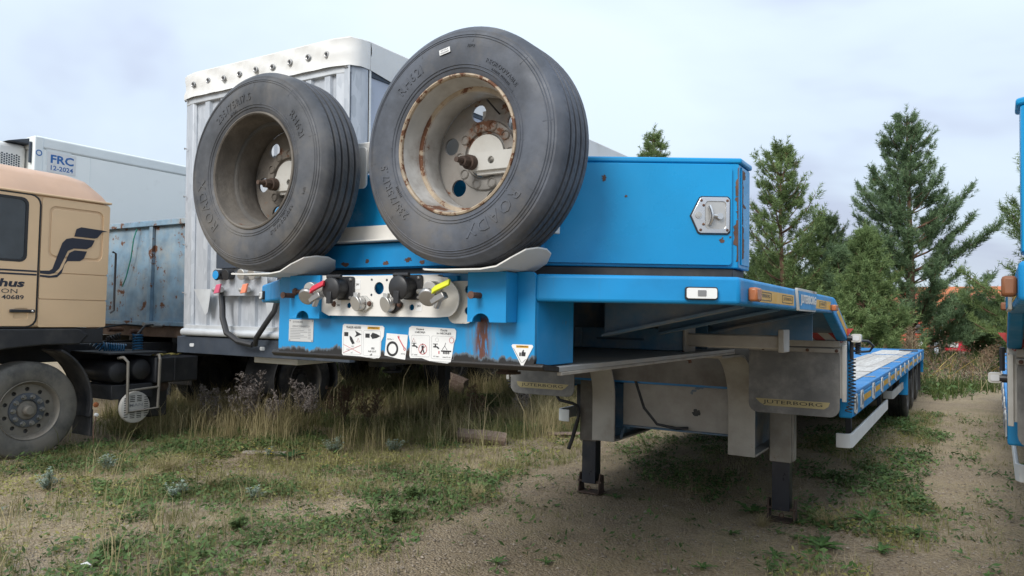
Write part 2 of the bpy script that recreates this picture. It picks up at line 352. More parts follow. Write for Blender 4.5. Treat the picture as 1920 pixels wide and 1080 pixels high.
# lettering
_tc = {}
def tmesh(txt, ext=0., bold=0.):
    key = (txt, ext, bold)
    if key not in _tc:
        cu = bpy.data.curves.new('t', 'FONT'); cu.body = txt; cu.size = 1; cu.extrude = ext; cu.offset = bold; cu.resolution_u = 2
        o = bpy.data.objects.new('t', cu); me = bpy.data.meshes.new_from_object(o)
        v = np.array([x.co[:] for x in me.vertices]) if len(me.vertices) else np.zeros((0, 3)); f = [tuple(p.vertices) for p in me.polygons]
        bpy.data.objects.remove(o); bpy.data.meshes.remove(me); bpy.data.curves.remove(cu)
        _tc[key] = (v, f)
    return _tc[key]
def text(mb, txt, O, U, V, size=None, width=None, height=None, bold=.0, shear=0., ext=0.):
    """letters centred on O, running along U with tops to V; fitted to width/height when given"""
    v, f = tmesh(txt, 0, bold)
    if not len(v): return mb
    O, U, V = Vector(O), Vector(U).normalized(), Vector(V).normalized(); N = U.cross(V)
    lo, hi = v.min(0), v.max(0); c = (lo + hi) / 2
    sx = sy = size or 1
    if height: sy = height / max(hi[1] - lo[1], 1e-6); sx = sy
    if width: sx = width / max(hi[0] - lo[0], 1e-6); sy = sy if (height or size) else sx
    pts = [O + U * ((p[0] - c[0]) * sx + shear * (p[1] - c[1]) * sy) + V * ((p[1] - c[1]) * sy) + N * ext for p in v]
    return mb.add(pts, f)
def arc_text(mb, txt, radius, ang, size, yplane, cx, cz, gap=.12, bold=0., ext=.0012):
    """raised letters round a wheel in the x-z plane (seen from -y); ang clockwise from top, tops outward"""
    items = []; tot = 0
    for ch in txt:
        if ch == ' ': items.append((None, None, .35)); tot += .35; continue
        v, f = tmesh(ch, .0, bold); wd = v[:, 0].max() - v[:, 0].min(); items.append((v, f, wd + gap)); tot += wd + gap
    a = ang - (tot * size / radius) / 2
    for v, f, wd in items:
        am = a + wd * size / radius / 2
        if v is not None:
            c = (v[:, 0].max() + v[:, 0].min()) / 2
            pts = []; n = len(v)
            for lay in (0, 1):
                for p in v:
                    th = am + (p[0] - c) * size / radius; rr = radius + (p[1] - .35) * size
                    pts.append((cx + rr * math.sin(th), yplane(rr) - (ext if lay else -.001), cz + rr * math.cos(th)))
            fs = [tuple(i + n for i in q) for q in f]
            ed = {}
            for q in f:
                for i in range(len(q)):
                    e_ = (q[i], q[(i + 1) % len(q)]); ed[tuple(sorted(e_))] = ed.get(tuple(sorted(e_)), 0) + 1
            fs += [(x, y_, y_ + n, x + n) for (x, y_), k in ed.items() if k == 1]
            mb.add(pts, fs)
        a += wd * size / radius
    return mb
def copy_tree(o, parent=None, skip=()):
    c = o.copy(); COL.objects.link(c)
    if parent is not None: c.parent = parent
    for ch in list(o.children):
        if ch.name.split('.')[0] in skip: continue
        copy_tree(ch, c, skip)
    return c
def gz(x, y):
    """height of the ground"""
    y = np.asarray(y, float); return .028 * np.clip(y - 6.5, 0, 18) - .05 * np.clip(y - 25.5, 0, 22)
# ------------------------------------------------------------------ wheels
def tyre_profile(Rt, wd, rb):
    """closed profile (radius, axial) of a tyre; axial 0 is the outer face, grooves in the tread"""
    p = [(rb, .016), (rb + .012, .006), (rb + .03, .001), ((Rt + rb) / 2 + .004, -.006), (Rt - .05, -.001), (Rt - .03, .006), (Rt - .0285, .009), (Rt - .022, .010), (Rt - .009, .022), (Rt - .002, .034)]
    gs = [wd * k for k in (.27, .42, .58, .73)]
    for g in gs: p += [(Rt, g - .0065), (Rt - .013, g - .0045), (Rt - .013, g + .0045), (Rt, g + .0065)]
    q = [(r_, wd - a_) for r_, a_ in p[:10]][::-1]
    return p + q
def spare_wheel(cx, cz, yf, turn, label, rubber_m, flange_m, rim_m, disc_m):
    """spare tyre on a deep steel rim, face towards -y"""
    t = thing('spare_wheel', label, 'spare wheel', (cx, yf, cz), 0, 'spare wheels carried on the blue trailer front')
    Rt, wd = .3985, .228
    mb = B(); mb.lathe(tyre_profile(Rt, wd, .226), (0, 0, 0), (0, 1, 0), 96, True, up=(0, 0, 1))
    ty = mb.build('tyre', rubber_m, t, ang=28)
    # rings, moulded letters and ticks on the side wall
    def yp(r_):
        return float(np.interp(r_, [.232, .256, .3165, .3485, .3685], [.006, .001, -.006, -.001, .006])) - .0004
    mb = B()
    for r_ in (.252, .262, .352, .360): mb.lathe([(r_ - .0018, yp(r_) - .0002), (r_, yp(r_) - .0022), (r_ + .0018, yp(r_) - .0002)], (0, 0, 0), (0, 1, 0), 96)
    mb.build('side_wall_ring', rubber_m, ty, ang=60)
    mb = B(); T = R(turn)
    for s_, r_, a, z, bo in (('RH621', .303, -38, .044, .0), ('ROADX', .300, 147, .060, .0), ('235/75R17.5', .298, 240, .040, .0), ('REGROOVABLE', .287, 41, .020, .0), ('RADIAL TUBELESS', .268, 42, .010, 0), ('18PR', .322, 12, .015, 0),
                             ('143/141J', .268, 238, .013, 0), ('ROADX', .300, 330, .0, 0)):
        if z > 0: arc_text(mb, s_, r_, R(a) + T, z, yp, 0, 0, .16, bo, .0020)
    for a in range(12, 372, 36):
        for r0, r1 in ((.258, .268), (.335, .366)):
            th = R(a + (9 if r0 < .3 else 0)) + T; dv = Vector((math.sin(th), 0, math.cos(th))); pv = Vector((math.cos(th), 0, -math.sin(th))) * .0012
            mb.add([dv * r0 - pv + Vector((0, yp(r0) - .0016, 0)), dv * r0 + pv + Vector((0, yp(r0) - .0016, 0)), dv * r1 + pv + Vector((0, yp(r1) - .0016, 0)), dv * r1 - pv + Vector((0, yp(r1) - .0016, 0))], [(0, 1, 2, 3)])
    mb.build('raised_lettering', rubber_m, ty, ang=60)
    # fine sipes in the tread
    mb = B(); rs = random.Random(int(turn) + 3)
    for a in range(90):
        th = 2 * PI * a / 90
        for g in (.2, .345, .5, .655, .8):
            dv = Vector((math.sin(th + g), 0, math.cos(th + g))); tv = Vector((math.cos(th + g), 0, -math.sin(th + g)))
            p = dv * (Rt + .0004) + Vector((0, wd * g, 0)); mb.add([p - tv * .007 + Vector((0, -.006, 0)), p - tv * .0055 + Vector((0, -.006, 0)), p + tv * .007 + Vector((0, .006, 0)), p + tv * .0055 + Vector((0, .006, 0))], [(0, 1, 2, 3)])
    mb.build('tread_sipes', M['rubber_dark'], ty)
    rim = B().lathe([(.2365, .012), (.2345, .003), (.229, .0), (.2245, .005), (.2235, .014), (.2275, .020), (.2365, .016)], (0, 0, 0), (0, 1, 0), 80, True).build('rim_flange', flange_m, t)
    br = B().lathe([(.2245, .012), (.2215, .03), (.2205, .045), (.216, .060), (.2135, .086), (.2125, .0895), (.2005, .0905), (.1985, .094), (.1965, .12), (.1965, .17), (.203, .195), (.216, .21), (.226, .218), (.2285, .21), (.2285, .19), (.212, .17), (.205, .12), (.2225, .085), (.2285, .02)], (0, 0, 0), (0, 1, 0), 80, True)
    br.build('rim_barrel', rim_m, t)
    B().lathe([(.2145, .0835), (.2125, .0890), (.2005, .0900), (.1975, .0965)], (0, 0, 0), (0, 1, 0), 80).build('rim_step', M['rim_flange'] if rim_m is M['rim_white'] else M['rim_dark'], t)
    # wheel disc: dished plate with hand holes, bolt holes and centre bore
    YD = .196
    holes = [circ(.157 * math.cos(R(a)), .157 * math.sin(R(a)), .031, 18) for a in [turn * -1 + 103 + 60 * k for k in range(6)]]
    bolts = [circ(.1035 * math.cos(R(a)), .1035 * math.sin(R(a)), .0115, 10) for a in [turn * -1 + 36 * k for k in range(10)]]
    B().plate(circ(0, 0, .2035, 56), holes + bolts + [circ(0, 0, .078, 32)], (0, YD, 0), (1, 0, 0), (0, 0, 1), -.010).build('wheel_disc', disc_m, t, ang=30)
    B().lathe([(.125, YD + .001), (.121, YD - .009), (.115, YD - .011), (.092, YD - .011), (.086, YD - .009), (.082, YD + .001)], (0, 0, 0), (0, 1, 0), 48).build('bolt_circle', disc_m, t)
    mb = B()
    for k in range(10):
        a = R(turn * -1 + 36 * k); mb.lathe([(.0125, YD - .012), (.0155, YD - .016), (.019, YD - .012)], (.1035 * math.cos(a), 0, .1035 * math.sin(a)), (0, 1, 0), 12)
    mb.build('bolt_boss', disc_m, t)
    # valve stem
    a = R(70 - turn); mb = B(); mb.tube([(.15 * math.cos(a), YD - .0, .15 * math.sin(a)), (.155 * math.cos(a), YD - .02, .155 * math.sin(a)), (.176 * math.cos(a), .10, .176 * math.sin(a))], .0032, 6)
    mb.build('valve_stem', M['rubber_dark'], t)
    return t
def road_wheel(parent, name, x, y, z, side, Rt=.39, wd=.235, rb=.215, rubber_m=None, rim_m=None, dish=.12, nuts=10, hub=None):
    """wheel in the y-z plane, outer face towards side*x"""
    e_ = bpy.data.objects.new(name, None); COL.objects.link(e_); e_.location = (x, y, z); e_.parent = parent; e_.empty_display_size = .1
    A = (-side, 0, 0)
    B().lathe(tyre_profile(Rt, wd, rb), (0, 0, 0), A, 56, True).build('tyre', rubber_m or M['rubber_dark'], e_, ang=28)
    k = rb
    mb = B().lathe([(k + .012, .012), (k + .004, .0), (k - .006, .012), (k - .012, .05), (k - .02, dish), (k * .62, dish + .012), (k * .55, dish - .01), (k * .33, dish - .012), (k * .30, dish - .05), (0.0001, dish - .055)], (0, 0, 0), A, 48)
    mb.build('rim', rim_m or M['rim_dark'], e_, ang=30)
    mb = B()
    for i in range(nuts):
        a = 2 * PI * i / nuts; mb.cyl((-side * (dish - .012), k * .45 * math.cos(a), k * .45 * math.sin(a)), (-side * (dish - .045), k * .45 * math.cos(a), k * .45 * math.sin(a)), .014, 6)
    mb.build('wheel_nuts', M['rim_dark'], e_)
    return e_

# ------------------------------------------------------------------ the blue low loader
def irregular(w_, h_, seed, n=26, rough=.35):
    r_ = random.Random(seed); o = []
    for k in range(n):
        a = 2 * PI * k / n; q = 1 - rough * r_.random() - (.25 if r_.random() < .15 else 0)
        o.append((w_ / 2 * math.cos(a) * q, h_ / 2 * math.sin(a) * q))
    return o
TX = (1, 0, 0); TZ = (0, 0, 1)
def low_loader(label):
    t = thing('low_loader_trailer', label, 'trailer', (0, 0, 0), 0, 'blue gooseneck low loaders')
    P = lambda mb, n, m, bv=0, par=None, **k: mb.build(n, m, par or t, bv, **k)
    # --- front sheet, returns, skid plate
    fb = B().plate(rrect(-.56, .672, 1.335, 1.655, .02), [], (0, 2.195, 0), TX, TZ, .015)
    P(fb, 'front_sheet', M['front'])
    P(B().box(.655, .672, 2.1985, 2.47, 1.336, 1.60), 'front_return', M['blue'], .003)
    P(B().box(-.56, -.543, 2.1985, 2.47, 1.336, 1.60), 'front_return', M['blue'], .003)
    P(B().prism([(2.183, 1.347), (2.176, 1.335), (2.19, 1.322), (2.30, 1.3125), (2.30, 1.332), (2.197, 1.345)], 'x', -.60, .705), 'skid_lip', M['grease'], .004)
    P(B().box(-.60, .70, 2.303, 4.62, 1.3125, 1.331), 'skid_plate', M['pale_dust'], .002)
    P(B().box(.684, .702, 2.32, 4.62, 1.300, 1.3118), 'skid_plate_edge', M['cream'], .002)
    P(B().box(-.06, -.045, 2.21, 4.33, 1.332, 1.60), 'centre_web', M['dusty'])
    P(B().plate([(-1.18, 1.40), (1.18, 1.40), (1.18, 1.6), (-1.18, 1.6)], [circ(.30, 1.52, .05), circ(.62, 1.52, .05), circ(-.4, 1.52, .05)], (0, 4.42, 0), TX, TZ, .012), 'cross_wall', M['dusty'])
    P(B().plate([(.0, 1.335), (.64, 1.335), (.64, 1.6), (.0, 1.6)], [circ(.17, 1.545, .034), circ(.33, 1.55, .034)], (0, 4.26, 0), TX, TZ, .010), 'bulkhead', M['dusty'])
    P(B().cyl((0, 3.12, 1.31), (0, 3.12, 1.235), .045, 20).cyl((0, 3.12, 1.235), (0, 3.12, 1.225), .06, 20), 'kingpin', M['dark_rusty'])
    # --- platform rim: chamfered corners, sides and the slope down to the bed
    for s, xf, yc_ in ((1, .672, 2.52), (-1, .56, 2.68)):
        ch = [(s * xf, 2.18), (s * 1.262, yc_), (s * 1.262, 4.60)]
        inn = [(s * 1.20, 4.60), (s * 1.20, yc_ + .035), (s * (xf - .02), 2.235)]
        P(B().prism(ch + inn, 'z', 1.555, 1.648), 'platform_rim', M['blue'], .012, seg=3)
        pr_ = [(4.602, 1.556), (4.602, 1.648), (4.68, 1.642), (5.43, 1.405), (5.43, 1.31)]
        P(B().prism(pr_, 'x', s * 1.262, s * 1.20), 'neck_slope', M['blue'], .010, seg=3)
        P(B().box(min(s * 1.18, s * 1.262), max(s * 1.18, s * 1.262), 5.432, 5.53, .868, 1.40), 'corner_post', M['blue'], .012, seg=3)
        # cantilever brackets under the platform
        for yy in (2.82, 3.45, 4.35):
            P(B().prism([(s * .64, 1.44), (s * 1.195, 1.562), (s * 1.195, 1.60), (s * .64, 1.60)], 'y', yy, yy + .012), 'outrigger', M['dusty'])
            P(B().prism([(s * .64, 1.428), (s * 1.195, 1.550), (s * 1.195, 1.5605), (s * .64, 1.4385)], 'y', yy - .03, yy + .04), 'outrigger_flange', M['dusty'])
    P(B().prism([(-.54, 2.24), (.65, 2.24), (1.199, 2.56), (1.199, 4.6), (-1.199, 4.6), (-1.199, 2.72)], 'z', 1.601, 1.643), 'neck_deck', M['dusty'])
    P(B().prism([(4.602, 1.60), (4.602, 1.642), (5.43, 1.40), (5.43, 1.36)], 'x', -1.198, 1.198), 'slope_deck', M['dusty'])
    P(B().box(-1.178, 1.178, 5.5, 5.52, 1.02, 1.39), 'step_wall', M['leg_dark'])
    # --- pull-out beam for the warning board, both sides
    for s in (1, -1):
        a, b_ = sorted((s * .0, s * .615)); P(B().box(a, b_, 3.93, 4.07, 1.334, 1.452), 'guide_tube', M['guide'], .006)
        a, b_ = sorted((s * .616, s * 1.10)); P(B().box(a, b_, 3.955, 4.045, 1.360, 1.430), 'pull_out_beam', M['grey_panel'], .008)
        a, b_ = sorted((s * .608, s * .622)); P(B().box(a, b_, 3.91, 4.09, 1.320, 1.470), 'tube_collar', M['grey_panel'], .003)
        a, b_ = sorted((s * 1.095, s * 1.125)); P(B().box(a, b_, 3.93, 4.07, 1.345, 1.462), 'beam_end_bracket', M['cream'], .005)
        a, b_ = sorted((s * .42, s * .63)); P(B().cyl((a, 3.98, 1.466), (b_, 3.98, 1.466), .014, 10), 'stop_bar', M['cream'])
        mb = B(); mb.tube([(s * .615, 3.90, 1.33), (s * .63, 3.88, 1.30), (s * .655, 3.88, 1.295), (s * .66, 3.88, 1.275)], .010, 7); P(mb, 'latch_hook', M['rusty'])
        a, b_ = sorted((s * .1, s * .38)); P(B().box(a, b_, 3.915, 3.928, 1.385, 1.397), 'weld_rib', M['dusty'])
    # --- goose neck beams with curved front flanges
    for s in (1, -1):
        arc = [(5.46, .54), (5.46, .80)] + [(5.46 - .42 * (1 - math.cos(R(a))), .88 + .40 * math.sin(R(a))) for a in range(0, 91, 9)] + [(4.6, 1.285)]
        x0 = s * .536 - .095
        P(B().strip([(x0, y, z) for y, z in arc], (.19, 0, 0), .016), 'curved_flange', M['cream'], .003)
        web = [(y + .018, z) for y, z in arc[:-1]] + [(5.04, 1.30), (6.9, 1.0), (6.9, .62), (6.3, .556)]
        P(B().plate([(y, min(z, 1.27)) for y, z in arc[:-1]] + [(6.9, 1.0), (6.9, .60), (6.2, .556)], [], (s * .536 + .006, 0, 0), (0, 1, 0), TZ, .012), 'neck_web', M['dusty'])
        P(B().strip([(x0, 5.478, .540), (x0, 6.2, .540), (x0, 6.9, .59)], (.19, 0, 0), .014), 'bottom_flange', M['cream'])
        mb = B(); mb.obox((s * .44, 5.55, .57), (.012, 0, 0), (0, .5, .55), (0, .02, -.02)); P(mb, 'web_stiffener', M['dusty'])
    P(B().box(-.44, .44, 5.62, 5.64, .66, 1.26), 'gooseneck_panel', M['grey_panel'])
    P(B().box(-.44, .44, 5.60, 5.68, .645, .66), 'panel_bottom_edge', M['dusty'], .004)
    pts = irregular(.07, .06, 5, 26, .15); P(B().plate([(p[0] + .155, p[1] + .80) for p in pts], [], (0, 5.618, 0), TX, TZ, .001), 'grease_spot', M['black_dusty'])
    mb = B(); rs = random.Random(8)
    for k in range(16):
        u = k / 15; P0 = irregular(.02 + .03 * rs.random(), .02 + .02 * rs.random(), 40 + k); x_, z_ = .12 + .30 * u, .95 + .1 * math.sin(u * 1.6) + .02 * rs.random()
        mb.plate([(p[0] + x_, p[1] + z_) for p in P0], [], (0, 5.6175 - .0003 * k, 0), TX, TZ, .001)
    P(mb, 'grease_smear', M['dusty'])
    mb = B(); mb.tube([(-.33, 5.55, 1.25), (-.31, 5.52, 1.05), (-.22, 5.5, .82), (-.12, 5.52, .7), (.02, 5.56, .675), (.1, 5.6, .68)], .011, 7); P(mb, 'air_hose', M['black_dusty'])
    # --- toolbox with angled doors
    zb, zt = 1.656, 2.078
    pent = [(-.60, 2.30), (.60, 2.30), (1.22, 2.66), (1.22, 2.815), (-1.20, 2.815), (-1.20, 2.71)]
    tb = P(B().prism(pent, 'z', zb + .030, zt - .02), 'toolbox', M['box_blue'], .004)
    def grow(pl, k): c = Vector((0, 2.56)); return [tuple(c + (Vector(p) - c) * k) for p in pl]
    P(B().prism(grow(pent, .985), 'z', zb - .008, zb + .0295), 'toolbox_base', M['black_dusty'], .004, tb)
    P(B().prism(grow(pent, 1.008), 'z', zt - .0195, zt), 'toolbox_lid', M['box_blue'], .006, tb)
    for s in (1, -1):
        T = Vector((.865, .502, 0)) if s > 0 else Vector((.8256, -.5642, 0)); O = Vector((1.22, 2.66, 0)) if s > 0 else Vector((-1.20, 2.71, 0)); N = T.cross(Vector(TZ))
        if s > 0: l0, l1 = -.695, -.027
        else: l0, l1 = .027, .695
        door = P(B().plate(rrect(l0, l1, 1.697, 2.050, .012), [], O + N * .0015, T, TZ, .012), 'toolbox_door', M['box_blue'], 0, tb)
        if s < 0: continue
        P(B().box(1.2205, 1.2245, 2.69, 2.80, 1.70, 2.05), 'toolbox_end', M['box_blue'], .001, tb)
        # latch: gasket, pentagon dish, recess, T-handle, lock, rivets  (third level stays flat under the toolbox)
        D = O + N * .0140
        pg = [(-.171, 1.868), (-.140, 1.930), (-.133, 1.934), (-.045, 1.934), (-.037, 1.926), (-.037, 1.815), (-.045, 1.807), (-.138, 1.807), (-.146, 1.812)]
        cx_, cz_ = -.098, 1.870
        P(B().plate([(cx_ + (p[0] - cx_) * 1.06, cz_ + (p[1] - cz_) * 1.06) for p in pg], [], D, T, TZ, .003), 'latch_gasket', M['black'], 0, tb)
        dish = rrect(-.122, -.050, 1.822, 1.920, .014)
        P(B().plate(pg, [dish[::-1]], D + N * .0035, T, TZ, .005), 'latch_plate', M['chrome'], .0015, tb)
        P(B().plate(dish, [], D + N * .0037, T, TZ, .0008), 'latch_recess', M['alu'], 0, tb)
        pt = lambda u, z, n: D + T * u + Vector((0, 0, z)) + N * n
        P(B().tube([pt(-.107, 1.836, .010), pt(-.103, 1.85, .019), pt(-.1, 1.868, .022), pt(-.103, 1.886, .019), pt(-.107, 1.902, .010)], .0065, 8).tube([pt(-.1, 1.868, .02), pt(-.072, 1.866, .012)], .006, 8).cyl(pt(-.072, 1.866, .004), pt(-.072, 1.866, .020), .011, 12), 'latch_handle', M['chrome'], 0, tb)
        P(B().cyl(pt(-.146, 1.870, .008), pt(-.146, 1.870, .013), .0115, 16).cyl(pt(-.146, 1.870, .013), pt(-.146, 1.870, .0145), .007, 14), 'lock_cylinder', M['alu'], 0, tb)
        mb = B()
        for u, z in ((-.136, 1.922), (-.045, 1.922), (-.045, 1.818), (-.138, 1.818), (-.128, 1.905), (-.128, 1.838)): mb.lathe([(.0052, 0), (.004, .003), (.0001, .004)], pt(u, z, .0086), N, 10)
        P(mb, 'latch_rivets', M['rusty'], 0, tb)
        # chipped paint: bare rusty patches with raised ragged edges
        for (u, z, ww, hh, sd_) in ((-.478, 2.000, .022, .032, 1), (-.399, 1.935, .016, .012, 2), (-.063, 1.782, .026, .028, 3), (-.033, 1.795, .010, .010, 9)):
            P(B().plate([(u + p[0], z + p[1]) for p in irregular(ww, hh, sd_, 18, .6)], [], D + N * .0002, T, TZ, .0008), 'paint_chip', M['rusty'], 0, tb)
        # rusty corner seam running down the right end
        def ragged(seed, n, z0, z1, w0, w1, sgn):
            r2 = random.Random(seed); c_ = r2.random(); o = []
            for k in range(n):
                if r2.random() < .22: c_ = r2.random()
                o.append((sgn * (w0 + (w1 - w0) * c_ * (.7 + .3 * r2.random())), z0 + (z1 - z0) * (k + .45 * r2.random()) / n))
            return o
        for z0, z1, w1, sd_ in ((1.72, 1.84, .030, 21), (1.842, 1.905, .014, 22), (1.907, 2.04, .055, 23)):
            P(B().plate([(.0005, z0)] + ragged(sd_, 22, z0, z1, .002, w1, 1) + [(.0005, z1)], [], (1.2252, 2.692, 0), (0, 1, 0), TZ, .0009), 'rust_strip', M['rusty'], 0, tb)
        for z0, z1, w1, sd_ in ((1.71, 1.86, .022, 31), (1.862, 1.94, .014, 32), (1.942, 2.045, .018, 33)):
            P(B().plate([(-.001, z0), (-.001, z1)] + ragged(sd_, 22, z0, z1, .002, w1, -1)[::-1], [], O + N * .0012, T, TZ, .0008), 'rust_strip', M['rusty'], 0, tb)
    # --- spare wheel rack in front of the toolbox
    P(B().box(-.72, .70, 2.255, 2.285, 2.075, 2.20), 'rack_crossbar', M['white'], .006)
    P(B().plate(rrect(-.30, -.155, 2.01, 2.178, .02), [], (0, 2.254, 0), TX, TZ, .010), 'rack_plate', M['white'], .002)
    P(B().box(-.70, .70, 2.262, 2.298, 1.792, 1.858).box(-.70, .70, 2.235, 2.262, 1.792, 1.800), 'rack_angle', M['white'], .003)
    P(B().box(-.64, .64, 2.270, 2.298, 1.690, 1.785), 'rack_base_sheet', M['blue'], .003)
    mb = B()
    for k, (x, ww) in enumerate(((-.28, .05), (-.16, .03), (-.06, .04), (.05, .05), (.12, .03))): mb.plate([(x + p[0], 1.706 + p[1] + .01 * (k % 2)) for p in irregular(ww, .022, 60 + k, 16, .5)], [], (0, 2.2698, 0), TX, TZ, .0008)
    P(mb, 'rust_spots', M['rusty'])
    for cx in (.471, -.516):
        P(B().box(cx - .05, cx + .05, 2.215, 2.2545, 1.72, 2.24), 'rack_upright', M['white'], .004)
        P(B().plate(circ(cx, 2.065, .074, 32), [], (0, 2.2148, 0), TX, TZ, .050), 'hub_plate', M['offwhite'], .002)
        P(B().plate([(cx - .034, 2.004), (cx + .15, 2.004), (cx + .15, 2.068), (cx - .034, 2.068)], [circ(cx + .047, 2.037, .0125)], (0, 2.1405, 0), TX, TZ, .014), 'clamp_bar', M['offwhite'], .002)
        P(B().box(cx - .02, cx + .12, 2.1415, 2.164, 1.992, 2.012), 'clamp_spacer', M['white'], .002)
        P(B().cyl((cx - .030, 2.125, 2.034), (cx - .036, 2.04, 2.031), .0095, 10).cyl((cx - .030, 2.126, 2.034), (cx - .032, 2.102, 2.033), .026, 18).cyl((cx - .032, 2.102, 2.033), (cx - .034, 2.072, 2.032), .0185, 6), 'clamp_nut', M['dark_rusty'])
        # saddle the tyre rests in
        path = [(cx - .16, 1.664), (cx - .13, 1.659), (cx - .05, 1.6565), (cx + .10, 1.6565), (cx + .16, 1.664), (cx + .21, 1.690), (cx + .245, 1.718), (cx + .258, 1.728)]
        hw = [.09, .12, .125, .125, .125, .12, .085, .03]
        mb = B(); r0 = []; r1 = []
        for (x, z), h in zip(path, hw):
            r0.append([(x, 2.12 - h + 2 * h * j / 6, z) for j in range(7)]); r1.append([(x, 2.12 - h + 2 * h * j / 6, z - .005) for j in range(7)])
        mb.sheet(r0); mb.sheet([q[::-1] for q in r1])
        for j in (0, 6): mb.sheet([[q[j] for q in r0], [q[j] for q in r1]])
        mb.sheet([r0[0], r1[0]]); mb.sheet([r0[-1], r1[-1]])
        P(mb, 'wheel_saddle', M['white'], ang=14)
    # --- brackets either side of the connector panel
    for x0, x1, yy in ((-.43, -.262, 2.115), (.448, .603, 2.105)):
        xm = x0 + (.055 if x0 > 0 else .075); nz = 1.482
        ol = [(x0, nz), (xm - .035, nz)] + [(xm + .035 * math.cos(R(a)), nz + .03 * math.sin(R(a))) for a in range(180, -1, -20)] + [(x1, nz), (x1, 1.652), (x0, 1.652)]
        br = P(B().plate(ol, [], (0, yy + .008, 0), TX, TZ, .008), 'front_bracket', M['blue'], .003)
        P(B().box(x1 - .008, x1, yy + .0085, 2.1795, nz, 1.652), 'bracket_side', M['blue'], .003, br)
        P(B().box(x0, x0 + .008, yy + .0085, 2.1795, nz, 1.652), 'bracket_side', M['blue'], .003, br)
        bx = xm - .005 if x0 > 0 else x0 + .02
        P(B().cyl((bx, yy, 1.572), (bx, yy - .05, 1.572), .0105, 10).cyl((bx, yy - .05, 1.572), (bx, yy - .055, 1.572), .013, 10), 'bracket_bolt', M['rusty'], 0, br)
    # --- connector panel
    YP = 2.132
    cp_o = [(-.225, 1.495), (.30, 1.495)] + [(.335 + .062 * math.cos(R(a)), 1.560 + .065 * math.sin(R(a))) for a in range(-70, 50, 14)] + [(.345, 1.636), (.30, 1.642), (-.28, 1.652)] + \
           [(-.295 + .04 * math.cos(R(a)), 1.612 + .04 * math.sin(R(a))) for a in range(100, 181, 16)] + [(-.335, 1.588), (-.29, 1.586), (-.282, 1.575), (-.282, 1.54), (-.262, 1.51)]
    hl = [circ(.031, 1.600, .0235, 20), circ(-.006, 1.632, .0055, 8), circ(.068, 1.630, .0055, 8), circ(-.006, 1.575, .0055, 8), circ(.066, 1.573, .0055, 8), circ(-.118, 1.535, .0115, 12), circ(.188, 1.530, .012, 12), circ(.222, 1.61, .011, 10)]
    cpn = P(B().plate(cp_o, hl, (0, YP, 0), TX, TZ, .005), 'connector_panel', M['white'], ang=30)
    P(B().box(-.26, .30, YP + .001, YP + .03, 1.643, 1.648), 'panel_lip', M['white'], .001, cpn)
    P(B().box(-.2, .36, 2.165, 2.179, 1.50, 1.645), 'panel_backing', M['blue'], .002, cpn)
    P(B().plate(rrect(.33, .437, 1.475, 1.625, .03), [circ(.415, 1.595, .014, 12), circ(.415, 1.52, .014, 12)], (0, 2.162, 0), TX, TZ, .006), 'panel_bracket', M['offwhite'], 0, cpn)
    yf = YP - .0052
    def sock(x, z, s_):
        mb = B(); mb.plate(rrect(x - .02, x + .062, z - .045, z + .045, .012), [], (0, yf, 0), TX, TZ, .014)
        mb.cyl((x + .006, yf - .012, z), (x + .000, yf - .055, z - .002), .039, 20)
        mb.build('socket_housing', M['black'], cpn, .003)
        mb = B().lathe([(.0001, .016), (.030, .014), (.043, .008), (.045, 0), (.041, -.006), (.0001, -.006)], (x, yf - .06, z - .003), (0, -1, -.06), 24)
        mb.cyl((x - .034, yf - .05, z + .043), (x + .036, yf - .05, z + .043), .009, 10)
        mb.obox((x - .012, yf - .078, z - .06), (.024, 0, 0), (0, 0, .045), (0, .014, 0))
        mb.build('socket_cover', M['black'], cpn, .002)
        mb = B()
        for dx_, dz_ in ((.052, .034), (.052, -.036)): mb.lathe([(.007, 0), (.005, .006), (.0001, .007)], (x + dx_, yf - .014, z + dz_), (0, -1, 0), 8)
        mb.build('socket_screws', M['steel'], cpn)
    sock(-.150, 1.600, 1); sock(.178, 1.602, 1)
    for x, z, dk in ((-.045, 1.543, 0), (.100, 1.540, 1)):
        P(B().plate([(x - .042, z), (x - .02, z + .026), (x + .015, z + .030), (x + .050, z + .004), (x + .045, z - .012), (x + .01, z - .034), (x - .025, z - .026)], [], (0, yf, 0), TX, TZ, .010), 'socket_flange', M['black'] if dk else M['offwhite'], .002, cpn)
        P(B().cyl((x, yf - .01, z), (x - .004, yf - .032, z), .027, 20).cyl((x - .004, yf - .032, z), (x - .006, yf - .040, z - .002), .030, 20).obox((x - .013, yf - .042, z + .022), (.022, 0, 0), (0, 0, .018), (0, .016, 0)), 'metal_socket', M['alu'], .002, cpn)
        mb = B()
        for dx_ in (-.034, .040): mb.lathe([(.0105, 0), (.008, .006), (.0001, .008)], (x + dx_, yf - .01, z - .001), (0, -1, 0), 10)
        P(mb, 'socket_bolts', M['rusty'], 0, cpn)
    P(B().lathe([(.012, 0), (.009, .006), (.0001, .008)], (-.196, yf, 1.540), (0, -1, 0), 10), 'panel_bolt', M['rusty'], 0, cpn)
    for x, z in ((-.075, 1.615), (.118, 1.613), (-.172, 1.535), (.222, 1.535)):
        lb = P(B().plate(rrect(x - .014, x + .014, z - .019, z + .019, .003), [], (0, yf + .0046, 0), TX, TZ, .0055), 'voltage_label', M['sticker'], 0, cpn)
    mb = B()
    for x, z in ((-.075, 1.615), (.118, 1.613), (-.172, 1.535), (.222, 1.535)): text(mb, '24V', (x, yf - .0012, z), TX, TZ, width=.018, height=.009, bold=.02)
    P(mb, 'voltage_text', M['ink'], 0, cpn)
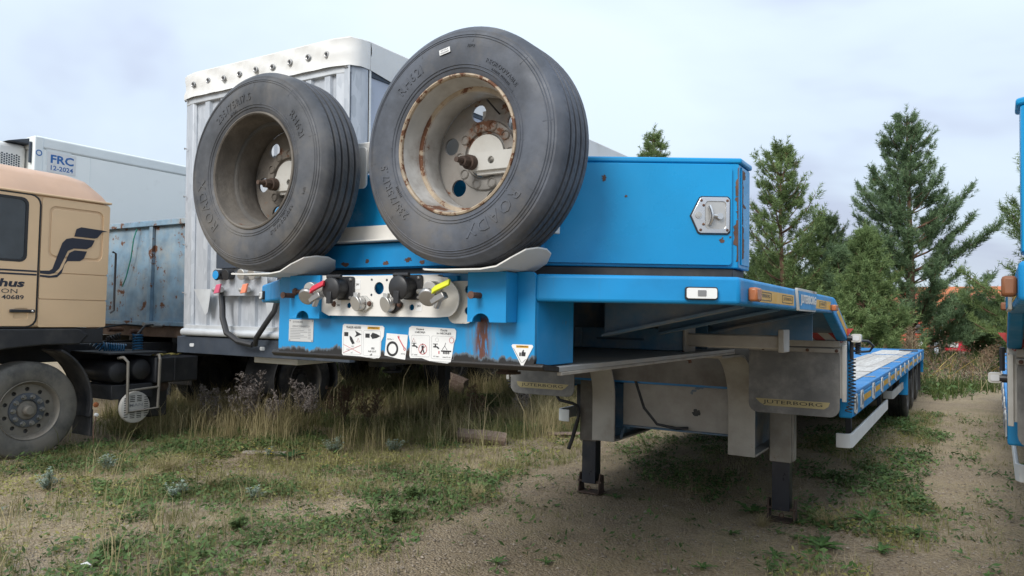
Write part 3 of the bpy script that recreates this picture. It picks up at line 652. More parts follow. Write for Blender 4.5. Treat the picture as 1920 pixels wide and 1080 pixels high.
    # air couplings with red and lime tags
    for x, z, mt, sgn in ((-.262, 1.582, 'red', 1), (.322, 1.580, 'lime', 1)):
        mb = B(); b0 = Vector((x, yf - .03, z)); mb.cyl((x - .03, yf + .02, z + .018), (x - .012, yf - .055, z + .014), .027, 16); mb.cyl((x - .09, yf - .02, z + .006), (x - .03, yf - .035, z + .006), .010, 8)
        P(mb, 'coupling_body', M['alu'], .002, cpn)
        mb = B(); mb.lathe([(.0001, -.004), (.03, -.002), (.036, .008), (.03, .018), (.016, .02), (.0001, .02)], (x - .005, yf - .068, z - .012), (.25, -.85, -.45), 18)
        mb.obox((x + .015, yf - .08, z - .042), (.055, 0, .026), (-.012, 0, .020), (0, .028, 0)); mb.obox((x + .02, yf - .075, z - .052), (.012, 0, -.004), (.02, 0, .045), (0, .02, 0))
        P(mb, 'coupling_head', M['steel'], .003, cpn)
        mb = B(); mb.strip([(x + .014, yf - .085, z - .008), (x + .035, yf - .092, z + .004), (x + .07, yf - .095, z + .016), (x + .094, yf - .09, z + .027)], (0, .004, .020), .012); P(mb, 'coupling_tag', M[mt], .002, cpn)
        if x < 0: P(B().cyl((x - .125, yf - .012, z + .006), (x - .088, yf - .02, z + .006), .008, 8).lathe([(.0001, -.002), (.012, 0), (.015, .010), (.010, .018), (.0001, .02)], (x - .125, yf - .012, z + .006), (-.9, -.3, 0), 10), 'coupling_plug', M['rusty'], 0, cpn)
    # --- rating plate and stickers on the front sheet
    YS = 2.1788
    def stick(name, ol, mat_, par=None): return P(B().plate(ol, [], (0, YS, 0), TX, TZ, .0012), name, mat_, 0)
    yt = YS - .0018
    rp_ = stick('rating_plate', rrect(-.498, -.357, 1.386, 1.476, .003), M['plate'])
    mb = B(); text(mb, 'JUTERBORG', (-.447, yt, 1.465), TX, TZ, width=.058, height=.010, bold=.015); text(mb, 'X89H9Z350N0AFF239', (-.428, yt, 1.448), TX, TZ, width=.1, height=.0085, bold=.01)
    for k in range(7): mb.box(-.488, -.43 + .02 * (k % 3), yt - .0002, yt, 1.4365 - k * .0065, 1.4385 - k * .0065); mb.box(-.386, -.37, yt - .0002, yt, 1.4365 - k * .0065, 1.4385 - k * .0065)
    for x in (-.492, -.363):
        for z in (1.391, 1.471): mb.lathe([(.004, 0), (.0001, .002)], (x, yt, z), (0, -1, 0), 8)
    P(mb, 'plate_print', M['grey_ink'], 0, rp_)
    s1 = stick('coupling_sticker', [(-.196, 1.345), (-.19, 1.340), (-.10, 1.339), (-.03, 1.333), (-.005, 1.336), (.002, 1.345), (.004, 1.40), (.016, 1.42), (.018, 1.452), (.010, 1.459), (-.188, 1.463), (-.195, 1.458), (-.198, 1.42)], M['sticker'])
    mb = B(); text(mb, 'TRAILER ABS/EBS', (-.138, yt, 1.450), TX, TZ, width=.078, height=.009, bold=.02)
    def plug(x, z, k):
        mb.box(x - .018, x + .006, yt - .0002, yt, z - .008, z + .008)
        for j in range(5): mb.add([(x + .010, yt, z - .012 + .005 * j), (x + .040 - abs(j - 2) * .006, yt, z - .012 + .005 * j + .0015), (x + .010, yt, z - .012 + .005 * j + .0038)], [(0, 1, 2)])
    mb.box(-.186, -.165, yt - .0002, yt, 1.415, 1.431); mb.add([(-.13, yt, 1.438), (-.095, yt, 1.424), (-.132, yt, 1.412), (-.122, yt, 1.424)], [(0, 1, 2, 3)]); mb.add([(-.158, yt, 1.418), (-.146, yt, 1.412), (-.13, yt, 1.388), (-.143, yt, 1.384), (-.156, yt, 1.402)], [(0, 1, 2, 3, 4)])
    mb.box(-.076, -.054, yt - .0002, yt, 1.412, 1.428); mb.add([(-.05, yt, 1.420), (-.04, yt, 1.432), (-.02, yt, 1.428), (.0, yt, 1.420), (-.018, yt, 1.412), (-.04, yt, 1.408)], [(0, 1, 2, 3, 4, 5)])
    for s_, x, z, wd in (('EBS', -.036, 1.372, .016), ('ALB 2,5-IT', -.040, 1.360, .042), ('off', -.045, 1.348, .012)): text(mb, s_, (x, yt, z), TX, TZ, width=wd, height=.0075, bold=.02)
    P(mb, 'sticker_print', M['ink'], 0, s1)
    mb = B()
    for x0, x1, z0, z1 in ((-.19, -.094, 1.345, 1.440), (-.086, .0, 1.343, 1.440)): mb.plate(rrect(x0, x1, z0, z1, .006), [rrect(x0 + .0008, x1 - .0008, z0 + .0008, z1 - .0008, .0055)[::-1]], (0, yt + .0004, 0), TX, TZ, .0002)
    for s_, x, z in (('EBS', -.14, 1.376), ('ALB', -.165, 1.364), ('off', -.145, 1.352)): text(mb, s_, (x, yt, z), TX, TZ, height=.0065)
    P(mb, 'sticker_lines', M['grey_ink'], 0, s1)
    mb = B()
    for a, b_ in (((-.188, 1.382), (-.098, 1.350)), ((-.188, 1.350), (-.098, 1.382))): mb.tube([(a[0], yt, a[1]), (b_[0], yt, b_[1])], .0008, 4)
    mb.tube([(-.12, yt, 1.394), (-.105, yt, 1.394), (-.1125, yt, 1.409)], .0007, 4, True); P(mb, 'sticker_cross', M['red_ink'], 0, s1)
    P(B().box(-.066, -.004, yt - .0001, yt + .0003, 1.4445, 1.4545), 'sticker_bar', M['yellow'], 0, s1)
    P(text(B(), 'JUTERBORG', (-.035, yt - .0006, 1.4495), TX, TZ, width=.05, height=.007, bold=.03, shear=.2), 'sticker_name', M['ink'], 0, s1)
    s2 = stick('wheel_nut_sticker', [(.022, 1.348), (.09, 1.338), (.122, 1.336), (.130, 1.39), (.132, 1.428), (.030, 1.432), (.026, 1.39)], M['sticker'])
    P(B().lathe([(.0285, 0), (.0285, .0006), (.0195, .0006), (.0195, 0)], (.060, yt + .0006, 1.374), (0, -1, 0), 28).add([], []), 'sticker_tyre', M['ink'], 0, s2)
    mb = B(); mb.tube([(.089, yt, 1.416), (.118, yt, 1.378)], .0022, 5); mb.lathe([(.003, 0), (.0058, 0)], (.119, yt, 1.375), (0, -1, 0), 12); mb.add([(.082, yt, 1.424), (.088, yt, 1.412), (.094, yt, 1.418), (.09, yt, 1.426), (.088, yt, 1.42)], [(0, 1, 2, 3, 4)]); P(mb, 'sticker_spanner', M['red_ink'], 0, s2)
    P(text(text(B(), '0.80 Bar =', (.049, yt, 1.410), TX, TZ, width=.03, height=.0055), '600 Nm', (.112, yt, 1.357), TX, TZ, width=.02, height=.005), 'sticker_print', M['ink'], 0, s2)
    s3 = stick('washing_sticker', [(.142, 1.352), (.146, 1.343), (.20, 1.345), (.24, 1.335), (.315, 1.331), (.33, 1.336), (.336, 1.36), (.342, 1.40), (.35, 1.42), (.352, 1.448), (.344, 1.456), (.15, 1.462), (.138, 1.455), (.136, 1.43), (.144, 1.40)], M['sticker'])
    mb = B()
    for s_, x, z, wd in (('Первые', .190, 1.450, .036), ('3 МЕСЯЦА', .190, 1.439, .048), ('После', .298, 1.449, .030), ('3-х МЕСЯЦЕВ', .298, 1.437, .064)): text(mb, s_, (x, yt, z), TX, TZ, width=wd, height=.0085, bold=.02)
    for x in (.160, .258):
        mb.box(x - .006, x + .012, yt - .0002, yt, 1.386, 1.391); mb.box(x, x + .006, yt - .0002, yt, 1.391, 1.397); mb.box(x - .008, x + .014, yt - .0002, yt, 1.3975, 1.4); mb.add([(x + .012, yt, 1.391), (x + .022, yt, 1.384), (x + .016, yt, 1.380), (x + .010, yt, 1.386)], [(0, 1, 2, 3)])
    mb.box(.287, .332, yt - .0002, yt, 1.372, 1.377)
    for x in (.300, .310, .320): mb.lathe([(.0045, 0), (.0015, 0)], (x, yt, 1.368), (0, -1, 0), 10)
    mb.tube([(.292, yt, 1.379), (.303, yt, 1.393), (.307, yt, 1.404)], .0009, 4); mb.tube([(.303, yt, 1.393), (.314, yt, 1.378)], .0009, 4)
    for x, z, h in ((.203, 1.396, .006), ): mb.lathe([(h / 2, 0), (.0001, 0)], (x, yt, z), (0, -1, 0), 10)
    mb.add([(.197, yt, 1.391), (.209, yt, 1.391), (.207, yt, 1.378), (.214, yt, 1.362), (.209, yt, 1.361), (.203, yt, 1.374), (.197, yt, 1.361), (.193, yt, 1.362), (.199, yt, 1.378)], [tuple(range(9))])
    text(mb, '13° мин', (.166, yt, 1.357), TX, TZ, width=.026, height=.005); text(mb, '40° макс', (.266, yt, 1.354), TX, TZ, width=.026, height=.005); text(mb, 'мин 30 см', (.312, yt, 1.353), TX, TZ, width=.034, height=.005)
    P(mb, 'sticker_print', M['ink'], 0, s3)
    mb = B(); mb.lathe([(.0195, 0), (.0175, 0)], (.204, yt - .0004, 1.378), (0, -1, 0), 24); mb.lathe([(.0105, 0), (.0088, 0)], (.333, yt - .0004, 1.414), (0, -1, 0), 20); mb.tube([(.190, yt - .0004, 1.364), (.218, yt - .0004, 1.392)], .0008, 4); mb.tube([(.154, yt, 1.404), (.168, yt, 1.404), (.161, yt, 1.417)], .0007, 4, True); mb.box(.276, .280, yt - .0004, yt, 1.364, 1.374); P(mb, 'sticker_marks', M['red_ink'], 0, s3)
    mb = B()
    for x0, x1, z0, z1 in ((.150, .235, 1.350, 1.428), (.243, .344, 1.345, 1.428)): mb.plate(rrect(x0, x1, z0, z1, .006), [rrect(x0 + .0008, x1 - .0008, z0 + .0008, z1 - .0008, .0055)[::-1]], (0, yt + .0004, 0), TX, TZ, .0002)
    mb.lathe([(.0075, 0), (.0068, 0)], (.268, yt, 1.414), (0, -1, 0), 18); P(mb, 'sticker_lines', M['grey_ink'], 0, s3)
    s4 = stick('triangle_sticker', [(.583, 1.404), (.588, 1.409), (.664, 1.409), (.668, 1.403), (.631, 1.339), (.622, 1.339)], M['sticker'])
    P(B().box(.602, .650, yt - .0001, yt + .0003, 1.398, 1.406), 'sticker_bar', M['yellow'], 0, s4)
    mb = text(B(), 'JUTERBORG', (.626, yt - .0006, 1.402), TX, TZ, width=.042, height=.005, bold=.03); mb.box(.615, .621, yt - .0002, yt, 1.370, 1.382); mb.add([(.623, yt, 1.370), (.638, yt, 1.370), (.640, yt, 1.383), (.632, yt, 1.384), (.633, yt, 1.391), (.629, yt, 1.391), (.623, yt, 1.381)], [tuple(range(7))]); mb.tube([(.592, yt, 1.395), (.624, yt, 1.347)], .0007, 4); mb.tube([(.640, yt, 1.36), (.628, yt, 1.348)], .0007, 4); P(mb, 'sticker_print', M['ink'], 0, s4)
    # --- lamps, tapes and name plate round the rim
    for s in (1, -1):
        T = Vector((.866, .5, 0)) if s > 0 else Vector((.8145, -.5801, 0)); O = Vector((1.262, 2.52, 0)) if s > 0 else Vector((-1.262, 2.68, 0)); N = T.cross(Vector(TZ))
        u = -.13 if s > 0 else .13
        lp = P(B().plate(rrect(u - .054, u + .054, 1.569, 1.612, .008), [], O + N * .001, T, TZ, .012), 'front_marker_lamp', M['black'], .002)
        P(B().plate(rrect(u - .050, u + .050, 1.573, 1.608, .007), [], O + N * .0133, T, TZ, .006), 'lamp_lens', M['whitep'], .002, lp)
        P(B().plate(rrect(u - .014, u + .014, 1.581, 1.601, .002), [], O + N * .0196, T, TZ, .0015), 'lamp_reflector', M['steel'], 0, lp)
        X0 = s * 1.262
        def side(y0, y1, z0, z1, name, m, th, bv=.0, par=None):
            a, b_ = sorted((X0 + s * .0006, X0 + s * th)); return P(B().box(a, b_, y0, y1, z0, z1), name, m, bv, par)
        side(2.625 + (.12 if s < 0 else 0), 2.70 + (.12 if s < 0 else 0), 1.570, 1.618, 'side_marker_lamp', M['amber'], .032, .008)
        side(4.50, 4.60, 1.568, 1.602, 'side_marker_lamp', M['amber'], .028, .006)
        tape = [(2.74 if s > 0 else 2.85, 3.44), (3.97, 4.49)]
        U = (0, 1, 0) if s > 0 else (0, -1, 0)
        for y0, y1 in tape: side(y0, y1, 1.572, 1.618, 'reflective_tape', M['yellow'], .0012)
        mb = B()
        for yc in (2.88 if s > 0 else 2.98, 3.30, 4.22):
            text(mb, 'JUTERBORG', (X0 + s * .0026, yc, 1.595), U, TZ, width=.17, height=.016, bold=.01)
            mb.plate(rrect(yc - .11, yc + .11, 1.579, 1.611, .006), [rrect(yc - .106, yc + .106, 1.5815, 1.6085, .005)[::-1]], (X0 + s * .0016, 0, 0), (0, 1, 0), TZ, .0006)
        P(mb, 'tape_print', M['ink'])
        np_ = P(B().plate([(3.50, 1.552), (3.93, 1.552), (3.965, 1.640), (3.965, 1.652), (3.465, 1.652), (3.465, 1.640)], [], (X0 + (.0 if s > 0 else -.012), 0, 0), (0, 1, 0), TZ, .012), 'name_plate', M['offwhite'], .002)
        P(B().plate([(3.515, 1.560), (3.915, 1.560), (3.95, 1.640), (3.48, 1.640)], [], (X0 + (.0125 if s > 0 else -.0145), 0, 0), (0, 1, 0), TZ, .002), 'name_plate_field', M['blue'], 0, np_)
        P(text(text(B(), 'JUTERBORG', (X0 + s * .0165, 3.71, 1.600), U, TZ, width=.40, height=.052, bold=.04), 'JUTERBORG', (X0 + s * .0175, 3.715, 1.6005), U, TZ, width=.395, height=.050, bold=.02), 'name_plate_letters', M['whitep'], 0, np_)
        mb = B(); d = Vector((0, .75, -.237)).normalized(); c_ = Vector((X0 + s * .0006, 5.03, 1.485)); up_ = Vector((0, .237, .75)).normalized(); n_ = Vector((s, 0, 0))
        mb.obox(c_ - d * .30 - up_ * .018, d * .60, up_ * .040, n_ * .0012); P(mb, 'slope_tape', M['yellow'])
    # --- warning boards, mud flaps and lamps behind the neck
    for s in (1, -1):
        f = lambda a, b_: sorted((s * a, s * b_))
        a, b_ = f(.70, 1.262); hb = P(B().box(a, b_, 5.175, 5.187, 1.02, 1.468), 'warning_board', M['offwhite'], .002)
        mb = B()
        for k in range(5):
            x0 = .74 + k * .125; mb.plate([(s * x0, 1.466), (s * (x0 + .062), 1.466), (s * min(1.235, x0 + .062 + .10), 1.374), (s * min(1.235, x0 + .10), 1.374)], [], (0, 5.1745, 0), TX, TZ, .0012 if s > 0 else -.0012)
        P(mb, 'warning_stripes', M['stripe_red'], 0, hb)
        a, b_ = f(.66, 1.225); P(B().box(a, b_, 5.150, 5.174, 1.345, 1.386), 'flap_flange', M['cream'], .003, hb)
        fo = rrect(.655, 1.222, .896, 1.345, .06); fo = [(s * p[0], p[1]) for p in fo]
        if s < 0: fo = fo[::-1]
        fl = P(B().plate(fo, [], (0, 5.170, 0), TX, TZ, .010), 'mud_flap', M['flap'], .002)
        a, b_ = f(.66, 1.225); P(B().box(a, b_, 5.148, 5.1595, 1.309, 1.336), 'flap_bar', M['cream'], .002, fl)
        mb = B()
        for x in (.75, 1.03, 1.205): mb.lathe([(.011, 0), (.008, .006), (.0001, .007)], (s * x, 5.148, 1.322), (0, -1, 0), 10)
        P(mb, 'flap_bolts', M['rusty'], 0, fl)
        st = [(.70, .990), (1.165, .990), (1.155, .962), (1.13, .945), (.76, .945), (.73, .962)]; st = [(s * p[0], p[1]) for p in st]
        if s < 0: st = st[::-1]
        P(B().plate(st, [], (0, 5.1594, 0), TX, TZ, .0012), 'flap_badge', M['dull_yellow'], 0, fl)
        P(text(B(), 'JUTERBORG', (s * .935, 5.1572, .967), TX, TZ, width=.37, height=.030), 'flap_lettering', M['black'], 0, fl)
        # outline lamp on a stalk with curly cable
        P(B().cyl((s * 1.255, 5.19, 1.405), (s * 1.295, 5.19, 1.405), .022, 14), 'lamp_stalk', M['black'])
        ol = P(B().plate(rrect(1.285 if s > 0 else -1.345, 1.345 if s > 0 else -1.285, 1.380, 1.432, .014), [], (0, 5.235, 0), TX, TZ, .060), 'outline_lamp', M['offwhite'], .004)
        P(B().plate(rrect(1.296 if s > 0 else -1.334, 1.334 if s > 0 else -1.296, 1.390, 1.422, .008), [], (0, 5.1745, 0), TX, TZ, .004), 'lamp_lens', M['lens'], .001, ol)
        P(B().box(*f(1.300, 1.335), 5.2355, 5.262, 1.385, 1.428), 'rear_lens', M['amber'], .004, ol)
        path = []; 
        for k in range(200):
            u = k / 199; ang_ = u * 2 * PI * 15; zz = 1.27 - .34 * u - .0; rr = .020
            path.append((s * (1.285 + rr * math.cos(ang_) - .04 * max(0, u - .8) * 5 * .6), 5.24 + rr * math.sin(ang_), zz))
        P(B().tube(path, .0042, 5), 'curly_cable', M['black_dusty'])
        path = [(s * (1.315 + .016 * math.cos(k * .9)), 5.28 + .016 * math.sin(k * .9), 1.385 - .0017 * k) for k in range(50)]
        P(B().tube(path, .0045, 5), 'curly_cable', M['black_dusty'])
        P(B().tube([(s * 1.32, 5.28, 1.39), (s * 1.36, 5.42, 1.385), (s * 1.385, 5.50, 1.35), (s * 1.36, 5.52, 1.315), (s * 1.30, 5.46, 1.31), (s * 1.265, 5.44, 1.32)], .008, 7), 'cable_loop', M['black'])
        P(B().cyl((s * 1.283, 5.235, 1.39), (s * 1.283, 5.24, 1.27), .012, 8), 'cable_plug', M['black'])
        P(B().box(*f(1.236, 1.262), 5.155, 5.1745, 1.00, 1.36), 'board_edge_strip', M['offwhite'], .003, hb)
    # --- landing legs
    for s in (1, -1):
        x = .715 if s > 0 else -.872
        lg = P(B().box(x - .078, x + .078, 5.88, 6.03, .45, 1.28), 'landing_leg', M['cream'] if s > 0 else M['leg_dark'], .006)
        P(B().box(x + .0785, x + .092, 5.90, 6.01, .46, 1.2), 'leg_channel', M['cream'], .002, lg)
        P(B().box(x - .064, x + .064, 5.90, 6.01, .085, .452), 'inner_tube', M['tube_black'], .004, lg)
        P(B().box(x - .10, x + .10, 5.885, 6.03, .0, .012).prism([(5.90, .012), (6.01, .012), (6.0, .15), (5.93, .17), (5.915, .12)], 'x', x - .1, x - .088).prism([(5.90, .012), (6.01, .012), (6.0, .15), (5.93, .17), (5.915, .12)], 'x', x + .088, x + .1).cyl((x - .11, 5.925, .098), (x + .11, 5.925, .098), .011, 8), 'foot', M['dark_rusty'], .002, lg)
        mb = B(); mb.tube([(x + .01 + .016 * math.cos(2 * PI * k / 12), 5.885, .055 + .016 * math.sin(2 * PI * k / 12)) for k in range(12)], .004, 5, True); P(mb, 'foot_ring', M['rusty'], 0, lg)
    mb = B(); mb.tube([(-1.10, 5.86, .98), (-1.155, 5.84, .90), (-1.165, 5.84, .83), (-1.13, 5.84, .785), (-1.0, 5.84, .765), (-.96, 5.85, .745), (-.945, 5.85, .70), (-.955, 5.85, .62)], .014, 8); mb.tube([(-.955, 5.85, .63), (-1.01, 5.85, .45), (-1.04, 5.85, .37)], .018, 8)
    P(mb, 'leg_crank', M['black'])
    P(B().cyl((-.79, 5.96, 1.0), (.635, 5.96, 1.0), .02, 10), 'leg_cross_shaft', M['dusty'])
    # --- flat bed
    for s in (1, -1):
        f = lambda a, b_: sorted((s * a, s * b_))
        P(B().box(*f(1.155, 1.262), 5.533, 15.8, 1.0, 1.040), 'side_rail_top', M['deck_blue'], .010, seg=3)
        P(B().box(*f(1.235, 1.262), 5.533, 15.8, .868, .9995), 'side_rail', M['blue'], .006)
        mb = B()
        for y in (5.62, 5.98, 6.79, 7.53, 8.32, 9.13, 9.84, 10.57, 11.3, 12.39, 13.55, 14.5):
            hk = P(B().plate([(y - .09, .90), (y - .045, .885), (y + .05, .885), (y + .06, .91), (y + .06, 1.0), (y + .03, 1.018), (y - .06, 1.018), (y - .09, .99)], [rrect(y - .035, y + .035, .905, 1.0, .012)[::-1]], (s * 1.2625 + (0 if s > 0 else -.008), 0, 0), (0, 1, 0), TZ, .008), 'lashing_plate', M['offwhite'], .001)
            P(B().box(*f(1.2626, 1.2640), y - .034, y + .034, .906, .999), 'lashing_recess', M['black_dusty'], 0, hk)
            P(B().tube([(s * 1.268, y - .012, .915), (s * 1.275, y - .012, .95), (s * 1.27, y + .004, .985)], .007, 6), 'lashing_hook', M['steel'], 0, hk)
        for y0, y1 in ((6.12, 6.62), (6.98, 7.38), (7.72, 8.18), (8.5, 8.98), (9.3, 9.7), (10.0, 10.42), (10.75, 11.15), (11.5, 12.2), (12.6, 13.3), (13.8, 14.3)):
            P(B().box(*f(1.2623, 1.2633), y0, y1, .925, .972), 'reflective_tape', M['yellow'])
        for y in (5.75, 7.1, 8.6, 10.1, 11.6, 13.0): P(B().tube([(s * 1.16, y, 1.043), (s * 1.24, y + .02, 1.046), (s * 1.245, y + .03, 1.043)], .006, 5), 'lashing_rod', M['steel'])
        # under-run guards
        for y0, y1, z0, z1 in ((6.02, 8.96, .588, .692), (9.75, 11.5, .632, .722)):
            pth = [(s * 1.09, y0 - .055, z0), (s * 1.15, y0 - .06, z0), (s * 1.185, y0 - .04, z0), (s * 1.20, y0, z0), (s * 1.20, y1, z0)]
            P(B().strip(pth, (0, 0, z1 - z0), .02), 'under_run_guard', M['whitep'] if y0 < 7 else M['offwhite'], .004)
            for y in (y0 + .25, y1 - .3): P(B().box(*f(1.12, 1.16), y - .03, y + .03, z0 + .01, .99), 'guard_post', M['black_dusty'], .003)
        for k, y in enumerate((12.05, 13.25, 14.45)):
            road_wheel(t, 'wheel', s * 1.21, y, float(gz(0, y)) + .388, s, .39, .235, .222, M['rubber_dark'], M['rim_dark'], .10)
            P(B().prism([(y + .47 * math.cos(R(a)), float(gz(0, y)) + .39 + .45 * math.sin(R(a))) for a in range(20, 161, 14)] + [(y + .45 * math.cos(R(a)), float(gz(0, y)) + .39 + .43 * math.sin(R(a))) for a in range(160, 19, -14)], 'x', s * .95, s * 1.225), 'mudguard', M['black_dusty'])
        P(B().box(*f(1.14, 1.25), 11.35, 11.45, .55, .93), 'side_box', M['blue'], .006)
        P(B().box(*f(.93, 1.24), 15.0, 15.02, .35, .9), 'rear_flap', M['black_dusty'])
        P(B().box(*f(.40, .52), 5.66, 15.5, .62, .98), 'chassis_beam', M['dusty'], .004)
    for y in np.arange(6.2, 15.6, 1.1): P(B().box(-1.23, 1.23, y, y + .05, .90, .998), 'cross_member', M['dusty'])
    dk = P(B().box(-1.154, 1.154, 5.533, 15.8, 1.0005, 1.034), 'bed_deck', M['deck_blue'], .004)
    rs = random.Random(4)
    pm = {}
    for s in (1, -1):
        for r_ in range(4):
            x0 = .672 + r_ * .119
            js = [7.4 + rs.uniform(-.3, .3), 9.4 + rs.uniform(-.3, .3), 11.0 + rs.uniform(-.2, .2)]
            for y0, y1 in ((5.75, js[0] - .012), (js[0], js[1] - .012), (js[1], js[2] - .012), (js[2], 12.35), (12.75, 14.6)):
                a, b_ = sorted((s * x0, s * (x0 + .115)))
                P(B().box(a, b_, y0, y1, 1.0345, 1.0415 + rs.uniform(0, .004)), 'plank', M['wood'], .003, dk)
    P(B().box(-1.25, 1.25, 15.802, 15.84, .62, 1.02), 'rear_bumper', M['blue'], .006)
    return t
# ------------------------------------------------------------------ silver curtain-sided semi-trailer
def curtain_trailer():
    t = thing('curtain_trailer', 'tall silver semi-trailer with ribbed front wall and white tarpaulin roof edge, behind the spare wheels', 'trailer', (-4.14, 5.1, 0))
    t.rotation_euler = (.0215, 0, 0)
    P = lambda mb, n, m, bv=0, par=None, **k: mb.build(n, m, par or t, bv, **k)
    W = 1.26; X1 = 1.02       # half width; start of the angled corner posts
    z0, z1 = 1.36, 3.82
    # ribbed sheet
    pr = []; x = -X1; k = 0
    while x < X1 - .01:
        pr += [(x, .03), (x + .15, .03), (x + .165, .0), (x + .235, .0)]; x += .25
    pr += [(X1, .03)]
    rows = [[(a, b_, z) for a, b_ in pr] for z in (z0, z1)]
    P(B().sheet(rows), 'front_wall', M['galv'], ang=20)
    for s in (1, -1):
        P(B().prism([(s * X1, .02), (s * (X1 + .03), -.005), (s * 1.21, .03), (s * W, .14), (s * W, .20), (s * X1, .20)], 'z', 1.28, z1), 'corner_post', M['galv'], .004)
        P(B().prism([(s * W, .21), (s * (W + .004), .21), (s * (W + .004), .235), (s * W, .235)], 'z', 1.25, z1), 'post_edge', M['whitep'])
        mb = B()
        for z in np.arange(1.7, 3.8, .52): mb.tube([(s * 1.15, -.0, z), (s * 1.17, -.02, z + .01), (s * 1.19, -.0, z)], .006, 5)
        P(mb, 'rope_hooks', M['steel'])
        # curtain with a slight bulge
        rows = []
        for i in range(9):
            z = 1.30 + (3.74 - 1.30) * i / 8; r_ = []
            for j in range(61):
                y = .24 + 13.3 * j / 60; r_.append((s * (W - .012 + .018 * math.sin(PI * i / 8) * math.sin(PI * ((j * 13.3 / 60) % 2.2) / 2.2)), y, z))
            rows.append(r_)
        P(B().sheet(rows), 'side_curtain', M['curtain'], ang=60)
        P(B().box(min(s * 1.20, s * W), max(s * 1.20, s * W), .24, 13.58, 3.74, 3.86), 'roof_rail', M['dark_grille'], .004)
        P(B().box(min(s * 1.20, s * (W + .01)), max(s * 1.20, s * (W + .01)), .05, 13.58, 1.08, 1.27), 'side_raft', M['navy'], .004)
        # roof skirt: white tarpaulin strip
        P(B().prism([(.215, 3.80), (.9, 3.71), (1.05, 3.78), (13.6, 3.84), (13.6, 4.06), (.215, 4.06)], 'x', s * (W + .006), s * (W + .012)), 'roof_skirt', M['tarp'], 0)
        P(B().box(min(s * 1.12, s * W), max(s * 1.12, s * W), 13.5, 13.62, 1.1, 4.0), 'rear_post', M['galv_rail'], .004)
        for k, yy in enumerate((9.6, 10.95, 12.3)): road_wheel(t, 'wheel', s * 1.24, yy, .50, s, .49, .36, .29, M['rubber_dark'], M['rim_dark'], .05)
        lg = P(B().box(s * .70 - .07, s * .70 + .07, 4.03, 4.17, .45, 1.2), 'landing_leg', M['black_dusty'], .004); P(B().box(s * .70 - .055, s * .70 + .055, 4.045, 4.155, .02, .449), 'inner_tube', M['black_dusty'], .003, lg); P(B().box(s * .70 - .12, s * .70 + .12, 3.98, 4.22, -.01, .02), 'foot', M['dark_rusty'], .003, lg)
        P(B().box(min(s * .40, s * .55), max(s * .40, s * .55), 1.2, 13.4, .90, 1.20), 'chassis_beam', M['black_dusty'], .004)
    # tarpaulin wrapped over the top of the front wall, slightly wavy
    out = [(-W - .012, .22), (-W - .012, .10), (-1.215, .01), (-X1 - .02, -.03)] + [(-X1 + (2 * X1) * k / 64, -.034 - .003 * math.sin(k * .74) - .0015 * math.sin(k * 2.3)) for k in range(1, 64)] + [(X1 + .02, -.03), (1.215, .01), (W + .012, .10), (W + .012, .22)]
    rs = random.Random(3); rows = []
    for i in range(6):
        u = i / 5; rows.append([(x, y - (.010 * math.sin(i * 1.3 + k * .45) + .005 * math.sin(k * 1.7 - i * 2.2) if 0 < i < 5 else 0) - .012 * (u < .1), 3.80 + .255 * u + 0) for k, (x, y) in enumerate(out)])
    P(B().sheet(rows), 'front_tarpaulin', M['tarp'], ang=60)
    P(B().prism([(-W - .01, .20), (-1.2, .015), (-X1, -.02), (X1, -.02), (1.2, .015), (W + .01, .20), (W + .01, 13.6), (-W - .01, 13.6)], 'z', 4.05, 4.075), 'roof', M['tarp'], .01)
    P(B().prism([(-1.25, .16), (-1.2, .02), (-X1, -.012), (X1, -.012), (1.2, .02), (1.25, .16), (1.23, .18), (-1.23, .18)], 'z', 3.74, 3.815), 'top_rail', M['galv_rail'], .004)
    for k in range(9):
        x = -1.0 + k * .245
        B().lathe([(.016, .005), (.022, .008), (.030, .006), (.033, .0), (.016, .001)], (x, -.044, 3.930 + .008 * math.sin(k * 2.1)), (0, -1, 0), 16, True).build('eyelet', M['steel'], t)
        B().lathe([(.0001, .003), (.017, .003)], (x, -.044, 3.930 + .008 * math.sin(k * 2.1)), (0, -1, 0), 12).build('eyelet_core', M['black'], t)
    # lower frame
    P(B().box(-X1 - .1, X1 + .1, -.02, .05, 1.315, 1.362), 'sill', M['galv_rail'], .004)
    P(B().cyl((-X1 - .13, -.015, 1.285), (X1 + .13, -.015, 1.285), .038, 14), 'round_sill', M['galv_rail'])
    P(B().box(-W, W, -.01, .06, 1.06, 1.235), 'front_cross_beam', M['navy'], .005)
    P(B().box(-W, W, .061, 13.4, 1.08, 1.15), 'floor_frame', M['navy'])
    mb = B()
    for x in (-1.0, .1, .85): mb.plate(rrect(x - .035, x + .035, 1.13, 1.165, .012), [], (0, -.011, 0), TX, TZ, .006)
    P(mb, 'marker_lamps', M['lens'])
    # connector shelf
    cb_ = P(B().box(-.56, .24, -.09, -.075, 1.67, 1.88), 'connector_shelf', M['galv'], .003)
    for s in (-1, 1): P(B().plate([(-.25 * s - .23 + s * -.43, 1.74), (-.25 * s - .23 + s * -.15, 1.74), (-.25 * s - .23 + s * -.2, 1.50), (-.25 * s - .23 + s * -.24, 1.47)][::1], [], (0, -.06, 0), TX, TZ, .004), 'shelf_gusset', M['galv_rail'], 0, cb_)
    P(B().box(-.55, -.1, -.07, .0, 1.951, 2.13), 'shelf_box', M['navy'], .005, cb_)
